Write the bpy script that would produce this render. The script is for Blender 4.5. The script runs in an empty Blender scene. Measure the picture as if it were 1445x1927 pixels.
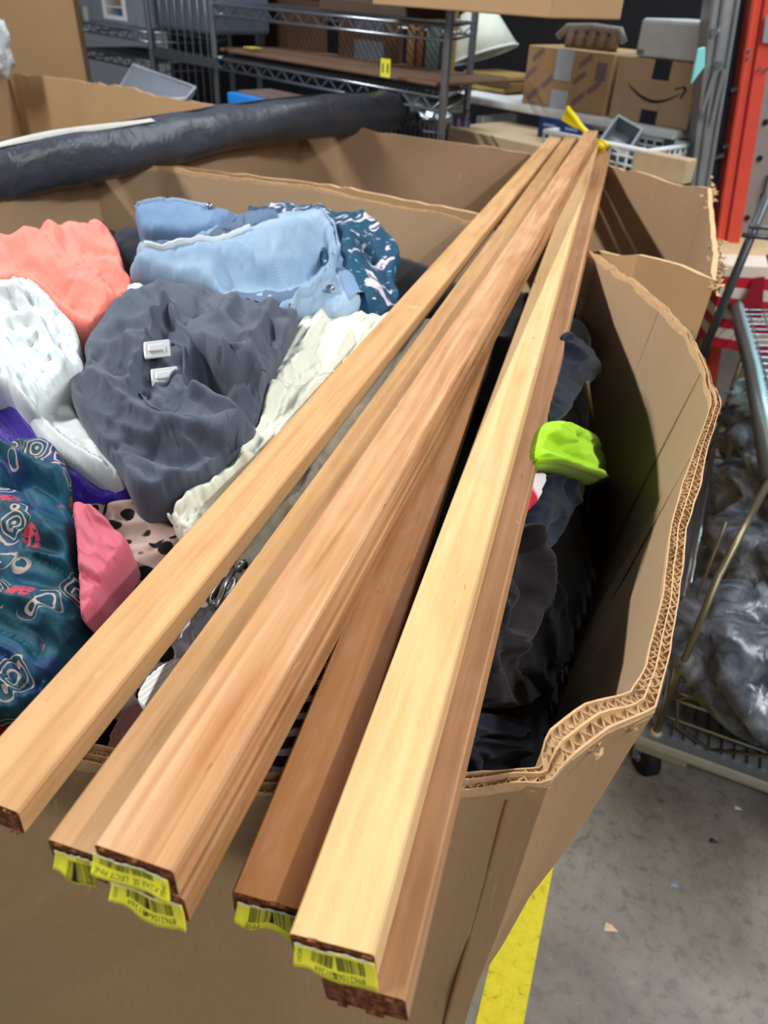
import bpy, bmesh, math, random
import numpy as np
from mathutils import Vector, Matrix
from mathutils.geometry import delaunay_2d_cdt
SC = bpy.context.scene
COL = SC.collection
random.seed(7)
# ------------------------------------------------------------ camera
F, CX, CY, HC = 1392.0, 722.5, 963.5, 1.28
PITCH, ROLL = math.radians(35.5), math.radians(3.0)
_f = np.array([0, math.cos(PITCH), -math.sin(PITCH)]); _r = np.array([1.0, 0, 0]); _u = np.cross(_r, _f)
CR = _r*math.cos(ROLL)+_u*math.sin(ROLL); CU = -_r*math.sin(ROLL)+_u*math.cos(ROLL); CF = _f
cd = bpy.data.cameras.new('camera'); cam = bpy.data.objects.new('camera', cd); COL.objects.link(cam)
cam.matrix_world = Matrix(((CR[0], CU[0], -CF[0], 0), (CR[1], CU[1], -CF[1], 0), (CR[2], CU[2], -CF[2], HC), (0, 0, 0, 1)))
cd.sensor_fit = 'VERTICAL'; cd.sensor_height = 36; cd.lens = 36*F/1927; cd.clip_start = .02
cd.dof.use_dof = True; cd.dof.focus_distance = .56; cd.dof.aperture_fstop = 9.0
SC.camera = cam
# ------------------------------------------------------------ world, lights, exposure
w = bpy.data.worlds.new('world'); SC.world = w; w.use_nodes = True
w.node_tree.nodes['Background'].inputs[0].default_value = (.80, .88, 1, 1)
w.node_tree.nodes['Background'].inputs[1].default_value = .15
SC.view_settings.view_transform = 'Standard'; SC.view_settings.look = 'None'
SC.view_settings.gamma = 1; SC.view_settings.use_curve_mapping = False; SC.view_settings.exposure = -0.45
def tube_light(name, loc, rotz, sx, sy, power, col=(1, .97, .93), aim=None):
    l = bpy.data.lights.new(name, 'AREA'); l.shape = 'RECTANGLE'; l.size = sx; l.size_y = sy; l.energy = power; l.color = col
    o = bpy.data.objects.new(name, l); COL.objects.link(o); o.location = loc
    d = Vector(aim)-Vector(loc) if aim else Vector((0, 0, -1))
    z = -d.normalized(); y = Vector((-math.sin(rotz), math.cos(rotz), 0)); x = y.cross(z).normalized(); y = z.cross(x)
    o.matrix_world = Matrix.Translation(loc) @ Matrix((x, y, z)).transposed().to_4x4()
tube_light('lamp_tube_left', (-2.05, 1.3, 2.82), math.radians(-15), .10, 2.4, 165, (1, .98, .95), (-.1, .9, .9))
tube_light('lamp_tube_right', (2.15, .6, 3.0), math.radians(-15), .10, 2.4, 88, (1, .97, .94), (0, .7, .9))
tube_light('fill_light_far', (1.5, 2.9, 3.2), math.radians(50), .3, 3.0, 110, (.85, .93, 1), (.7, 3.0, .8))  # added fill light, unseen, brightens the racks and background
tube_light('fill_light_behind', (1.3, -2.0, 2.9), math.radians(80), .3, 2.4, 75, (1, .97, .94), (0, .2, .6))  # added fill behind the camera, lifts the front face of box 1
# ------------------------------------------------------------ helpers
def lin(c):
    if isinstance(c, str):
        c = c.lstrip('#'); c = [int(c[i:i+2], 16)/255 for i in (0, 2, 4)]
    return tuple((x/12.92 if x <= .04045 else ((x+.055)/1.055)**2.4) for x in c[:3])+(1.0,)
class NG:
    def __init__(s, name, rough=.8, metal=0, spec=.3):
        s.m = bpy.data.materials.new(name); s.m.use_nodes = True; s.t = s.m.node_tree
        s.b = s.t.nodes['Principled BSDF']; s.b.inputs['Roughness'].default_value = rough
        s.b.inputs['Metallic'].default_value = metal; s.b.inputs['Specular IOR Level'].default_value = spec
        s.tc = None
    def n(s, typ, **kw):
        nd = s.t.nodes.new(typ)
        for k, v in kw.items():
            if k.startswith('_'): setattr(nd, k[1:], v)
            else:
                i = nd.inputs[int(k[1:])] if k[0] == 'i' and k[1:].isdigit() else nd.inputs[k.replace('__', ' ')]
                if hasattr(v, 'links') or isinstance(v, bpy.types.NodeSocket): s.t.links.new(v, i)
                else: i.default_value = v
        return nd
    def co(s, scale=(1, 1, 1), rot=(0, 0, 0), kind='Object'):
        if not s.tc: s.tc = s.t.nodes.new('ShaderNodeTexCoord')
        return s.n('ShaderNodeMapping', Vector=s.tc.outputs[kind], Scale=scale, Rotation=rot).outputs[0]
    def noise(s, vec, scale=5, det=4, dist=0, rough=.5):
        return s.n('ShaderNodeTexNoise', Vector=vec, Scale=scale, Detail=det, Distortion=dist, Roughness=rough).outputs[0]
    def ramp(s, fac, stops, interp='LINEAR'):
        r = s.n('ShaderNodeValToRGB', Fac=fac); e = r.color_ramp.elements; r.color_ramp.interpolation = interp
        while len(e) < len(stops): e.new(.5)
        for i, (p, c) in enumerate(stops): e[i].position = p; e[i].color = lin(c) if not isinstance(c, float) else (c, c, c, 1)
        return r.outputs[0]
    def mix(s, fac, a, b, mode='MIX'):
        m = s.n('ShaderNodeMix', _data_type='RGBA', _blend_type=mode)
        for i, v in ((0, fac), (6, a), (7, b)):
            if isinstance(v, bpy.types.NodeSocket): s.t.links.new(v, m.inputs[i])
            else: m.inputs[i].default_value = lin(v) if isinstance(v, str) else v
        return m.outputs[2]
    def math(s, op, a, b=0.0):
        return s.n('ShaderNodeMath', _operation=op, i0=a, i1=b).outputs[0]
    def color(s, v):
        if isinstance(v, bpy.types.NodeSocket): s.t.links.new(v, s.b.inputs['Base Color'])
        else: s.b.inputs['Base Color'].default_value = lin(v)
    def bump(s, h, strength=.3, dist=.002):
        b = s.n('ShaderNodeBump', Height=h, Strength=strength, Distance=dist); s.t.links.new(b.outputs[0], s.b.inputs['Normal'])
def plain(name, c, rough=.6, metal=0, var=.12, spec=.3, nscale=30, bump=0.0):
    g = NG(name, rough, metal, spec); n = g.noise(g.co(), nscale, 4)
    c0 = lin(c)
    g.color(g.mix(n, tuple(x*(1-var) for x in c0[:3])+(1,), tuple(min(1, x*(1+var)) for x in c0[:3])+(1,)))
    if bump: g.bump(n, bump)
    return g.m
def cardboard(name, c1='#b08a5e', c2='#9a7650'):
    g = NG(name, .75, 0, .25); n = g.noise(g.co(), 6, 5); f = g.noise(g.co((1, 1, .25)), 400, 3)
    c = g.mix(n, c1, c2); c = g.mix(g.math('MULTIPLY', f, .45), c, tuple(x*.62 for x in lin(c2)[:3])+(1,))
    sc = g.noise(g.co((3, 3, .6), (.3, .5, 0)), 9, 6, 2.5); c = g.mix(g.ramp(sc, [(.70, 0.0), (.74, .35)]), c, '#c9ab84')
    g.color(c); fl = g.n('ShaderNodeTexWave', Vector=g.co((1, 1, 0)), Scale=36, Distortion=.4)
    g.bump(g.math('ADD', g.math('MULTIPLY', fl.outputs[1], .06), n), .25, .003); return g.m
def cloth(name, c1, c2=None, rough=.9, weave=900, nscale=14, bump=.25, sheen=.1):
    g = NG(name, rough, 0, .15); c2 = c2 or c1
    n = g.noise(g.co(), nscale, 5); f = g.noise(g.co(), weave, 2)
    c = g.mix(n, c1, c2); c = g.mix(g.math('MULTIPLY', f, .35), c, tuple(x*.6 for x in lin(c1)[:3])+(1,))
    g.color(c); g.b.inputs['Sheen Weight'].default_value = sheen; g.bump(f, bump, .0006); return g.m
def wood(name, light, mid, dark, seed, fig=1.0, nick=.5):
    g = NG(name, .42, 0, .35); R = random.Random(seed); o = (R.random()*9, R.random()*9, R.random()*9)
    if not g.tc: g.tc = g.t.nodes.new('ShaderNodeTexCoord')
    def cc(s):
        m = g.n('ShaderNodeMapping', Vector=g.tc.outputs['Object'], Location=o, Scale=s); return m.outputs[0]
    warp = g.noise(cc((26, 7, 30)), 1.0, 3, .8)
    fib = g.noise(cc((900, 14, 900)), 1, 3); rings = g.noise(cc((85, 3.2, 110)), 1, 5, 1.2*fig)
    blot = g.noise(cc((34, 13, 34)), 1.0, 4, 1.6)
    wav = g.n('ShaderNodeTexWave', Vector=cc((26, 2.6, 50)), Scale=1.0, Distortion=11*fig, Detail=2.5, _wave_type='BANDS')
    wav.inputs['Detail Scale'].default_value = .9
    c = g.ramp(rings, [(.30, dark), (.48, mid), (.66, light)])
    c = g.mix(g.math('MULTIPLY', g.ramp(wav.outputs[1], [(.35, 0.0), (.95, 1.0)]), .40*fig), c, dark)
    c = g.mix(g.math('MULTIPLY', g.ramp(warp, [(.35, 0.0), (.65, 1.0)]), .55), c, light)
    c = g.mix(g.math('MULTIPLY', g.ramp(blot, [(.5, 0.0), (.68, 1.0)]), .22), c, '#c99c86')
    c = g.mix(g.math('MULTIPLY', fib, .18), c, dark)
    saw = g.n('ShaderNodeTexWave', Vector=cc((5, 330, 5)), Scale=1, Distortion=1.5, _bands_direction='Y')
    c = g.mix(g.math('MULTIPLY', saw.outputs[1], .11), c, dark)
    g2 = g.noise(cc((330, 2.6, 330)), 1, 3); c = g.mix(g.math('MULTIPLY', g.ramp(g2, [(.48, 0.0), (.62, 1.0)]), .20), c, dark)
    nk = g.noise(cc((160, 30, 160)), 1, 2, .6); c = g.mix(g.ramp(nk, [(.725, 0.0), (.76, nick)]), c, '#5a3418')
    pale = g.noise(cc((40, 14, 40)), 1, 5, 1.5); c = g.mix(g.ramp(pale, [(.70, 0.0), (.78, .35)]), c, '#efe0c8')
    g.color(c); g.bump(g.math('ADD', fib, g.math('MULTIPLY', saw.outputs[1], .4)), .16, .0006)
    rr = g.math('ADD', g.math('MULTIPLY', warp, .25), .3); g.t.links.new(rr, g.b.inputs['Roughness']); return g.m
def endgrain(name, c='#7a4a2c'):
    g = NG(name, .85, 0, .2); n = g.noise(g.co(), 260, 5); g.color(g.ramp(n, [(.35, '#4a2817'), (.55, c), (.75, '#a4714a')])); g.bump(n, .8, .002); return g.m
def link(name, me, mat=None, parent=None):
    o = bpy.data.objects.new(name, me); COL.objects.link(o)
    if mat is not None:
        for m in (mat if isinstance(mat, (list, tuple)) else [mat]): me.materials.append(m)
    if parent is not None: o.parent = parent
    return o
def mesh(name, v, f, mat=None, parent=None, smooth=False, mi=None, loc=None):
    me = bpy.data.meshes.new(name); v = [tuple(map(float, p)) for p in v]
    pl = Vector(parent.get('_o', (0, 0, 0))) if parent is not None else Vector((0, 0, 0))
    org = pl
    if loc is not None: org = Vector(loc)
    if any(org): v = [(p[0]-org[0], p[1]-org[1], p[2]-org[2]) for p in v]
    me.from_pydata(v, [], f); me.update()
    if smooth: me.polygons.foreach_set('use_smooth', [True]*len(me.polygons))
    if mi: me.polygons.foreach_set('material_index', mi)
    o = link(name, me, mat, parent); o.location = org-pl
    o['_o'] = tuple(org); return o
def tag(o, label, cat, group=None, kind=None):
    if label: o['label'] = label
    if cat: o['category'] = cat
    if group: o['group'] = group
    if kind: o['kind'] = kind
    return o
def empty(name, loc, label, cat, group=None):
    o = bpy.data.objects.new(name, None); COL.objects.link(o); o.location = loc; o['_o'] = tuple(float(x) for x in loc)
    o.empty_display_size = .05; return tag(o, label, cat, group)
class MB:
    def __init__(s): s.v = []; s.f = []; s.mi = []
    def add(s, v, f, m=0):
        n = len(s.v); s.v += [tuple(map(float, p)) for p in v]; s.f += [tuple(i+n for i in q) for q in f]; s.mi += [m]*len(f); return s
    def hexa(s, p, m=0):            # p: 4 bottom, 4 top
        return s.add(p, [(3, 2, 1, 0), (4, 5, 6, 7), (0, 1, 5, 4), (1, 2, 6, 5), (2, 3, 7, 6), (3, 0, 4, 7)], m)
    def box(s, c, size, ax=None, m=0):
        c = np.array(c, float); a = np.eye(3) if ax is None else np.array(ax, float); h = np.array(size)/2
        P = [c+a[0]*x*h[0]+a[1]*y*h[1]+a[2]*z*h[2] for z in (-1, 1) for x, y in ((-1, -1), (1, -1), (1, 1), (-1, 1))]
        return s.hexa(P, m)
    def tube(s, pts, r, n=8, cap=True, m=0, close=False):
        pts = [np.array(p, float) for p in pts]; N = len(pts); rs = r if hasattr(r, '__len__') else [r]*N
        ref = None; rings = []
        for i in range(N):
            a = pts[max(i-1, 0)] if not close else pts[i-1]; b = pts[min(i+1, N-1)] if not close else pts[(i+1) % N]
            t = b-a; t = t/(np.linalg.norm(t)+1e-12)
            if ref is None: ref = np.array([0, 0, 1.]) if abs(t[2]) < .9 else np.array([1., 0, 0])
            x = np.cross(ref, t); x /= np.linalg.norm(x)+1e-12; y = np.cross(t, x); ref = y
            rings.append([pts[i]+rs[i]*(x*math.cos(2*math.pi*k/n)+y*math.sin(2*math.pi*k/n)) for k in range(n)])
        v = [p for q in rings for p in q]; f = []
        for i in range(N-1 if not close else N):
            j = (i+1) % N
            f += [(i*n+k, i*n+(k+1) % n, j*n+(k+1) % n, j*n+k) for k in range(n)]
        if cap and not close: f += [tuple(range(n-1, -1, -1)), tuple((N-1)*n+k for k in range(n))]
        return s.add(v, f, m)
    def build(s, name, mat, parent=None, smooth=False, loc=None):
        return mesh(name, s.v, s.f, mat, parent, smooth, s.mi if isinstance(mat, (list, tuple)) else None, loc)
def bevel(o, w, seg=2):
    m = o.modifiers.new('bevel', 'BEVEL'); m.width = w; m.segments = seg; m.limit_method = 'ANGLE'; return o
def ray(px, py): return CR*(px-CX)/F-CU*(py-CY)/F+CF
def az(px, py, z): q = ray(px, py); return q*((z-HC)/q[2])+np.array([0, 0, HC])
def ay(px, py, y): q = ray(px, py); return q*(y/q[1])+np.array([0, 0, HC])
def on_plane(px, py, P, n):
    q = ray(px, py); n = np.array(n, float); c = np.array([0, 0, HC]); return c+q*(((np.array(P)-c)@n)/(q@n))
def vnoise(x, y, seed=0):
    x = np.asarray(x, float); y = np.asarray(y, float); xi = np.floor(x).astype(np.int64); yi = np.floor(y).astype(np.int64); fx = x-xi; fy = y-yi
    def h(a, b):
        k = (a*374761393+b*668265263+seed*982451653) & 0xffffffff; k = ((k ^ (k >> 13))*1274126177) & 0xffffffff
        return ((k ^ (k >> 16)) & 0xffff)/65535.
    u = fx*fx*fx*(fx*(fx*6-15)+10); v = fy*fy*fy*(fy*(fy*6-15)+10)
    return (h(xi, yi)*(1-u)+h(xi+1, yi)*u)*(1-v)+(h(xi, yi+1)*(1-u)+h(xi+1, yi+1)*u)*v
def ss(a, b, x): t = np.clip((np.asarray(x, float)-a)/(b-a), 0, 1); return t*t*(3-2*t)
# ------------------------------------------------------------ materials
CB = cardboard('cardboard_tan', '#b59672', '#a78762'); CBi = cardboard('cardboard_inner', '#b0967a', '#a1886a'); CBr = cardboard('cardboard_reddish', '#ab8f72', '#9b7f63')
CBe = plain('cardboard_edge', '#c6a57c', .9, var=.25, nscale=120, bump=.4)
STEEL = NG('steel_chrome', .28, .9, .5); STEEL.color('#9aa3ad'); STEEL = STEEL.m
DSTEEL = NG('steel_dull', .45, .7, .5); DSTEEL.color('#5b6068'); DSTEEL = DSTEEL.m
WHITE = plain('white_paint', '#dfe4e6', .45); BLACKM = plain('black_rubber', '#17181a', .7)
GREYP = plain('grey_plastic', '#8b8f92', .4)
# ------------------------------------------------------------ setting
def floor_mat():
    g = NG('concrete', .55, 0, .35); n = g.noise(g.co(), 3, 8, .5, .65); f = g.noise(g.co(), 45, 6, .3, .7); s = g.noise(g.co((1, 1, 1), (0, 0, .6)), 11, 6, 1.5)
    c = g.ramp(n, [(.3, '#6c675f'), (.5, '#858078'), (.7, '#9c978d')]); c = g.mix(g.ramp(f, [(.35, .55), (.5, 0.0)]), c, '#5d5953')
    c = g.mix(g.ramp(f, [(.64, 0.0), (.72, .5)]), c, '#b3aea4'); c = g.mix(g.ramp(s, [(.66, 0.0), (.73, .7)]), c, '#4a4c4e')
    g.color(c); g.bump(f, .15, .003); return g.m
mb = MB(); mb.box((0, 2.5, -.05), (9, 9, .1)); tag(mb.build('floor', floor_mat()), None, None, kind='structure')
def yellow():
    g = NG('yellow_floor_paint', .5, 0, .3); n = g.noise(g.co(), 60, 6, .6, .7); g.color(g.ramp(n, [(.30, '#8e8320'), (.42, '#d8ca1c'), (.7, '#e8dc2c')])); return g.m
t0, t1, t2 = az(1045, 1610, 0), az(895, 1925, 0), az(985, 1925, 0)
d = (t0-(t1+t2)/2); d[2] = 0; d = t0-t2; d[2] = 0; d /= np.linalg.norm(d); s = np.array([d[1], -d[0], 0]); wd = abs((t2-t1)@s)
a = t2-d*.8; b = t2+d*2.2
mb = MB()
for i in range(12):
    p = a+(b-a)*i/12; q = a+(b-a)*(i+1)/12
    mb.hexa([p-s*wd, p, q, q-s*wd, p-s*wd+[0, 0, .0012], p+[0, 0, .0012], q+[0, 0, .0012], q-s*wd+[0, 0, .0012]])
tag(mb.build('floor_tape', yellow()), 'worn yellow safety stripe on the concrete floor beside the cardboard box', 'floor stripe')
e1 = np.array([.69, -.724, 0]); n1 = np.array([.724, .69, 0]); UP = np.array([0, 0, 1.])
nR = np.array([.23, .973, 0])
RA = np.array([-.773, 3.456, 0])           # front left post of the centre rack
wc = RA+n1*1.55+e1*.3
mb = MB(); mb.box(wc+[0, 0, 1.3], (7, .08, 2.6), (e1, n1, UP)); tag(mb.build('wall_back', plain('dark_wall', '#17181c', .9, var=.4, nscale=3)), None, None, kind='structure')
# ------------------------------------------------------------ corrugated boxes
def resample(pts, step):
    out = []; idx = []
    for i in range(len(pts)-1):
        a, b = np.array(pts[i], float), np.array(pts[i+1], float); n = max(1, int(round(np.linalg.norm(b[:3]-a[:3])/step)))
        idx.append(len(out)); out += [a+(b-a)*k/n for k in range(n)]
    idx.append(len(out)); out.append(np.array(pts[-1], float)); return out, idx
def gaylord(root, rim, bot, th, mat, matin, jag=.004, bulge=0.0, rows=7, seed=1, step=.03, inner_z=None, part='wall', sharp=0):
    """closed loop; rim and bot lists of world points in the same order (counter-clockwise from above = outward on the right)"""
    rim = list(rim)+[rim[0]]; bot = list(bot)+[bot[0]]
    rs = []; bs = []; ths = []
    for i in range(len(rim)-1):
        a, b = np.array(rim[i], float), np.array(rim[i+1], float); c, dd = np.array(bot[i], float), np.array(bot[i+1], float)
        n = max(2, int(round(np.linalg.norm(b[:3]-a[:3])/step)))
        for k in range(n): rs.append(a+(b-a)*k/n); bs.append(c+(dd-c)*k/n)
    rs = np.array(rs); bs = np.array(bs); N = len(rs); s = np.arange(N)*step
    thv = rs[:, 3] if rs.shape[1] > 3 else np.full(N, th); rs = rs[:, :3].copy()
    rs[:, 2] += (vnoise(s*25, s*0, seed)-.5)*2*jag+(vnoise(s*7, s*0+5, seed)-.5)*2*jag
    nx = np.roll(rs, -1, 0)-np.roll(rs, 1, 0); nx[:, 2] = 0; nx /= np.linalg.norm(nx, axis=1)[:, None]+1e-9
    out = np.stack([nx[:, 1], -nx[:, 0], nx[:, 0]*0], 1)        # outward for counter-clockwise loops
    V = []; Fc = []
    for side in (0, 1):
        for r in range(rows+1):
            t = (r/rows)**1.5; P = rs*(1-t)+bs[:, :3]*t
            off = bulge*math.sin(math.pi*min(1, t*1.1))+(vnoise(s*5, s*0+t*7, seed+3)-.5)*.010*math.sin(math.pi*t)
            P = P+out*(off[:, None] if hasattr(off, 'shape') else off)-(out*thv[:, None] if side else 0)
            V.append(P)
    R1 = rows+1; V = np.concatenate(V); id_ = lambda sd, r, k: (sd*R1+r)*N+k % N
    mi = []
    for r in range(rows):
        for k in range(N):
            Fc.append((id_(0, r, k), id_(0, r+1, k), id_(0, r+1, k+1), id_(0, r, k+1))); mi.append(0)
            Fc.append((id_(1, r, k), id_(1, r, k+1), id_(1, r+1, k+1), id_(1, r+1, k))); mi.append(1)
    for k in range(N):
        Fc.append((id_(0, 0, k), id_(0, 0, k+1), id_(1, 0, k+1), id_(1, 0, k))); mi.append(2)
        Fc.append((id_(0, rows, k+1), id_(0, rows, k), id_(1, rows, k), id_(1, rows, k+1))); mi.append(0)
    o = mesh(part, V, Fc, [mat, matin, CBe], root, True, mi)
    md = o.modifiers.new('edge', 'EDGE_SPLIT'); md.split_angle = math.radians(24)
    return rs, out, thv
def crease(root, a, b, out, mat, r=.0022):
    """raised fold line pressed in a panel"""
    mb = MB(); n = 6; pts = [np.array(a)+(np.array(b)-np.array(a))*k/n+np.array(out)*.0004 for k in range(n+1)]; mb.tube(pts, r, 6)
    return mb.build('crease', mat, root, True)
ZR = .93
# box 1, holding the clothes. counter-clockwise seen from above
def Z(px, py, z=ZR, t=.012): return tuple(az(px, py, z))+(t,)
rim1 = [(-.80, .235, .932, .012), Z(160, 1440, .917, .011), Z(500, 1503, .905, .011), Z(880, 1487, .898, .0095), Z(965, 1476, .91, .0095), Z(1030, 1484, .915, .012), Z(1075, 1437, .928, .02), Z(1140, 1388, .93, .021), Z(1232, 1340, .935, .016), Z(1251, 1270, .933, .012), Z(1278, 1130, .93, .011),
        Z(1290, 1000, .93, .012), Z(1318, 915, .93, .014), Z(1330, 850, .933, .010), Z(1355, 768, .935, .009), Z(1333, 700, .932, .007), Z(1298, 635, .93, .007), Z(1250, 583, .93, .007), Z(1190, 530, .93, .007), Z(1128, 488, .902, .007),
        Z(1000, 445, .89, .008), Z(870, 415, .895, .008), Z(780, 396, .905, .008), Z(600, 357, .92, .008), Z(300, 318, .93, .008), Z(172, 315, .93, .008), tuple(az(0, 375, .925))+(.008,), (-1.0, .75, .93, .010)]
bot1 = [(-.72, .26, .01), (-.15, .25, .01), (-.05, .25, .01), (.04, .25, .01), (.055, .25, .01), (.07, .26, .01), (.073, .30, .01), (.078, .35, .01), (.08, .385, .01), (.10, .43, .01), (.13, .52, .01),
        (.16, .62, .01), (.18, .68, .01), (.20, .73, .01), (.24, .84, .01), (.26, .92, .01), (.28, .98, .01), (.29, 1.05, .01), (.28, 1.12, .01), (.26, 1.2, .01),
        (.18, 1.25, .01), (.08, 1.32, .01), (-.0, 1.38, .01), (-.15, 1.46, .01), (-.5, 1.62, .01), (-.62, 1.62, .01), (-.78, 1.42, .01), (-.92, .75, .01)]
box1 = empty('cardboard_box', (0, .75, 0), 'large open corrugated cardboard bin in front, torn rim, filled with clothes', 'box')
rs1, out1, th1 = gaylord(box1, rim1, bot1, .012, CB, CBi, .0022, .0, 9, 3, .018)
# corrugated edge of box 1: liners and zigzag flutes standing proud of the rim
def rim_detail():
    P = rs1; N = len(P); seg = np.linalg.norm(np.roll(P, -1, 0)-P, axis=1); cum = np.concatenate([[0], np.cumsum(seg)])
    ok = [i for i in range(N) if True]
    def at(s, c):
        s = s % cum[-1]; i = int(np.searchsorted(cum, s, 'right')-1) % N; t = (s-cum[i])/max(seg[i], 1e-9); j = (i+1) % N
        p = P[i]*(1-t)+P[j]*t; o = out1[i]*(1-t)+out1[j]*t; w = th1[i]*(1-t)+th1[j]*t; return p-o*w*c
    total = cum[-1]
    li = MB(); fl = MB()
    for c, sd in ((0, 1), (.5, 2), (1.0, 3)):
        n = int(total/.007); s = np.linspace(0, total, n)
        hgt = .0022+.0028*vnoise(s*60, s*0, 40+sd)+.004*(vnoise(s*9, s*0, 50+sd)-.4).clip(0)
        wob = (vnoise(s*40, s*0, 60+sd)-.5)*.10
        v = []
        for k in range(n):
            a = at(s[k], c+wob[k]*(1 if c != .5 else .5)); b = at(s[k], c+.07+wob[k]*(1 if c != .5 else .5)); h = [0, 0, hgt[k]]
            v += [a-[0, 0, .005], a+h, b+h, b-[0, 0, .005]]
        f = []
        for k in range(n-1):
            for q in range(3): f.append((4*k+q, 4*k+q+1, 4*k+5+q, 4*k+4+q))
        li.add(v, f)
    for c0, c1, per, sd in ((.06, .48, .0085, 1), (.54, .97, .006, 2)):
        n = int(total/(per/4)); v = []; R = random.Random(sd)
        for k in range(n):
            s = k*per/4; ph = math.sin(k*math.pi/2+.001); c = (c0+c1)/2+(c1-c0)/2*ph; p = at(s+R.uniform(-.0008, .0008), c); h = .0005+.0028*R.random()
            v += [p-[0, 0, .004], p+[0, 0, h]]
        fl.add(v, [(2*k, 2*k+1, 2*k+3, 2*k+2) for k in range(n-1)])
    li.build('paper_liner', CBe, box1, False)
    o = fl.build('fluting', plain('flute_paper', '#c2a683', .9, var=.2), box1, False); o['kind'] = 'stuff'
    m = o.modifiers.new('s', 'SOLIDIFY'); m.thickness = .0006
rim_detail()
# press folds on the outside and inside of box 1
def wall_line(i, out_in, z0, z1, r=.0018):
    a = np.array(rim1[i][:3]); b = np.array(bot1[i])[:3]
    k = int(np.argmin(np.linalg.norm(rs1-a, axis=1))); o = out1[k]; w = th1[k]
    f = lambda z: a+(b-a)*((a[2]-z)/(a[2]-b[2]))
    sh = 0 if out_in > 0 else -w
    mb = MB(); mb.tube([f(z)+o*sh for z in np.linspace(z0, z1, 9)], r, 6); mb.build('fold_line', plain('fold_shade', '#8d6c49', .9), box1, True)
wall_line(4, 1, .895, .02); wall_line(15, -1, .928, .6, .0013); wall_line(17, -1, .928, .6, .0013); wall_line(13, -1, .92, .5, .0012)
# box 2, behind right
rim2 = [az(1110, 475, .88), az(1200, 484, .925), az(1280, 500, .93), az(1345, 532, .925), az(1352, 480, .93), az(1345, 420, .93), az(1338, 358, .93), az(1200, 325, .905), az(1120, 307, .875), az(1000, 291, .875), az(850, 268, .90), az(715, 250, .92), az(665, 236, .935), az(613, 229, .94), az(560, 236, .93), az(500, 258, .92), az(420, 275, .93), az(290, 310, .93), az(600, 345, .88), az(900, 405, .90)]
rim2 = [tuple(p)+(.009,) for p in rim2]
b2 = [(p[0]*1.0, p[1], .01) for p in rim2]
cx2 = np.mean([p[0] for p in b2]); cy2 = np.mean([p[1] for p in b2]); b2 = [(cx2+(p[0]-cx2)*.95, cy2+(p[1]-cy2)*.95, .01) for p in b2]
for i in (16, 17, 18, 0, 1, 2):      # keep clear of box 1
    pass
box2 = empty('cardboard_box', (cx2, cy2, 0), 'empty reddish cardboard bin behind the clothes, board ends resting on its far rim', 'box')
rs2, out2, th2 = gaylord(box2, rim2, b2, .009, CB, CBr, .003, 0, 6, 11, .035)
# ragged torn lips at the right corners of box 2
def torn(root, px, py, z, n, spread, seed, w=.018, L=.03):
    R = random.Random(seed); mb = MB()
    for i in range(n):
        c = az(px+R.gauss(0, spread[0]), py+R.gauss(0, spread[1]), z); a = R.uniform(0, 6.28); d = np.array([math.cos(a), math.sin(a), R.uniform(-.6, .6)]); d /= np.linalg.norm(d)
        s = np.cross(d, [R.random(), R.random(), 1]); s /= np.linalg.norm(s); l = R.uniform(.4, 1)*L; ww = R.uniform(.3, 1)*w; u = np.cross(d, s)
        p = [c, c+d*l*.5+s*ww*.5+u*.004, c+d*l+s*ww*.2, c+d*l*.6-s*ww*.5, c+s*ww*.1-u*.003]
        mb.add(p, [(0, 1, 2), (0, 2, 3), (0, 3, 4)])
    o = mb.build('torn_paper', CBe, root); o['kind'] = 'stuff'; m = o.modifiers.new('s', 'SOLIDIFY'); m.thickness = .0015; return o
torn(box2, 1350, 505, .922, 70, (5, 26), 3, .010, .014); torn(box2, 1335, 365, .927, 40, (6, 12), 4, .010, .014); torn(box2, 520, 254, .92, 14, (14, 4), 6, .010, .014)
torn(box1, 1150, 1372, .929, 12, (30, 18), 5, .004, .006)
# box 3, far left
rim3 = [(-.80, 1.98, .90), (-.70, 1.98, .90), (-.66, 2.2, .91), az(450, 206, .93), az(232, 165, .93), az(120, 149, .93), az(12, 137, .93), az(-40, 150, .93), (-1.9, 2.4, .88)]
b3 = [(-.83, 2.03, .01), (-.74, 2.03, .01), (-.70, 2.25, .01), (-.57, 2.62, .01), (-.97, 2.9, .01), (-1.22, 3.07, .01), (-1.5, 3.22, .01), (-1.62, 3.1, .01), (-1.8, 2.45, .01)]
box3 = empty('cardboard_box', (-1.1, 2.6, 0), 'tan cardboard bin at far left behind the black roll', 'box')
gaylord(box3, [tuple(p)+(.009,) for p in rim3], b3, .009, CB, CB, .005, 0, 6, 21, .04)
# fold line geometry inside box 2 and box 3
def press(root, p, q, r=.0035, mat=None):
    mb = MB(); mb.tube([np.array(p)+(np.array(q)-np.array(p))*k/5 for k in range(6)], r, 6); mb.build('fold_line', mat or CBe, root, True)
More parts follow.
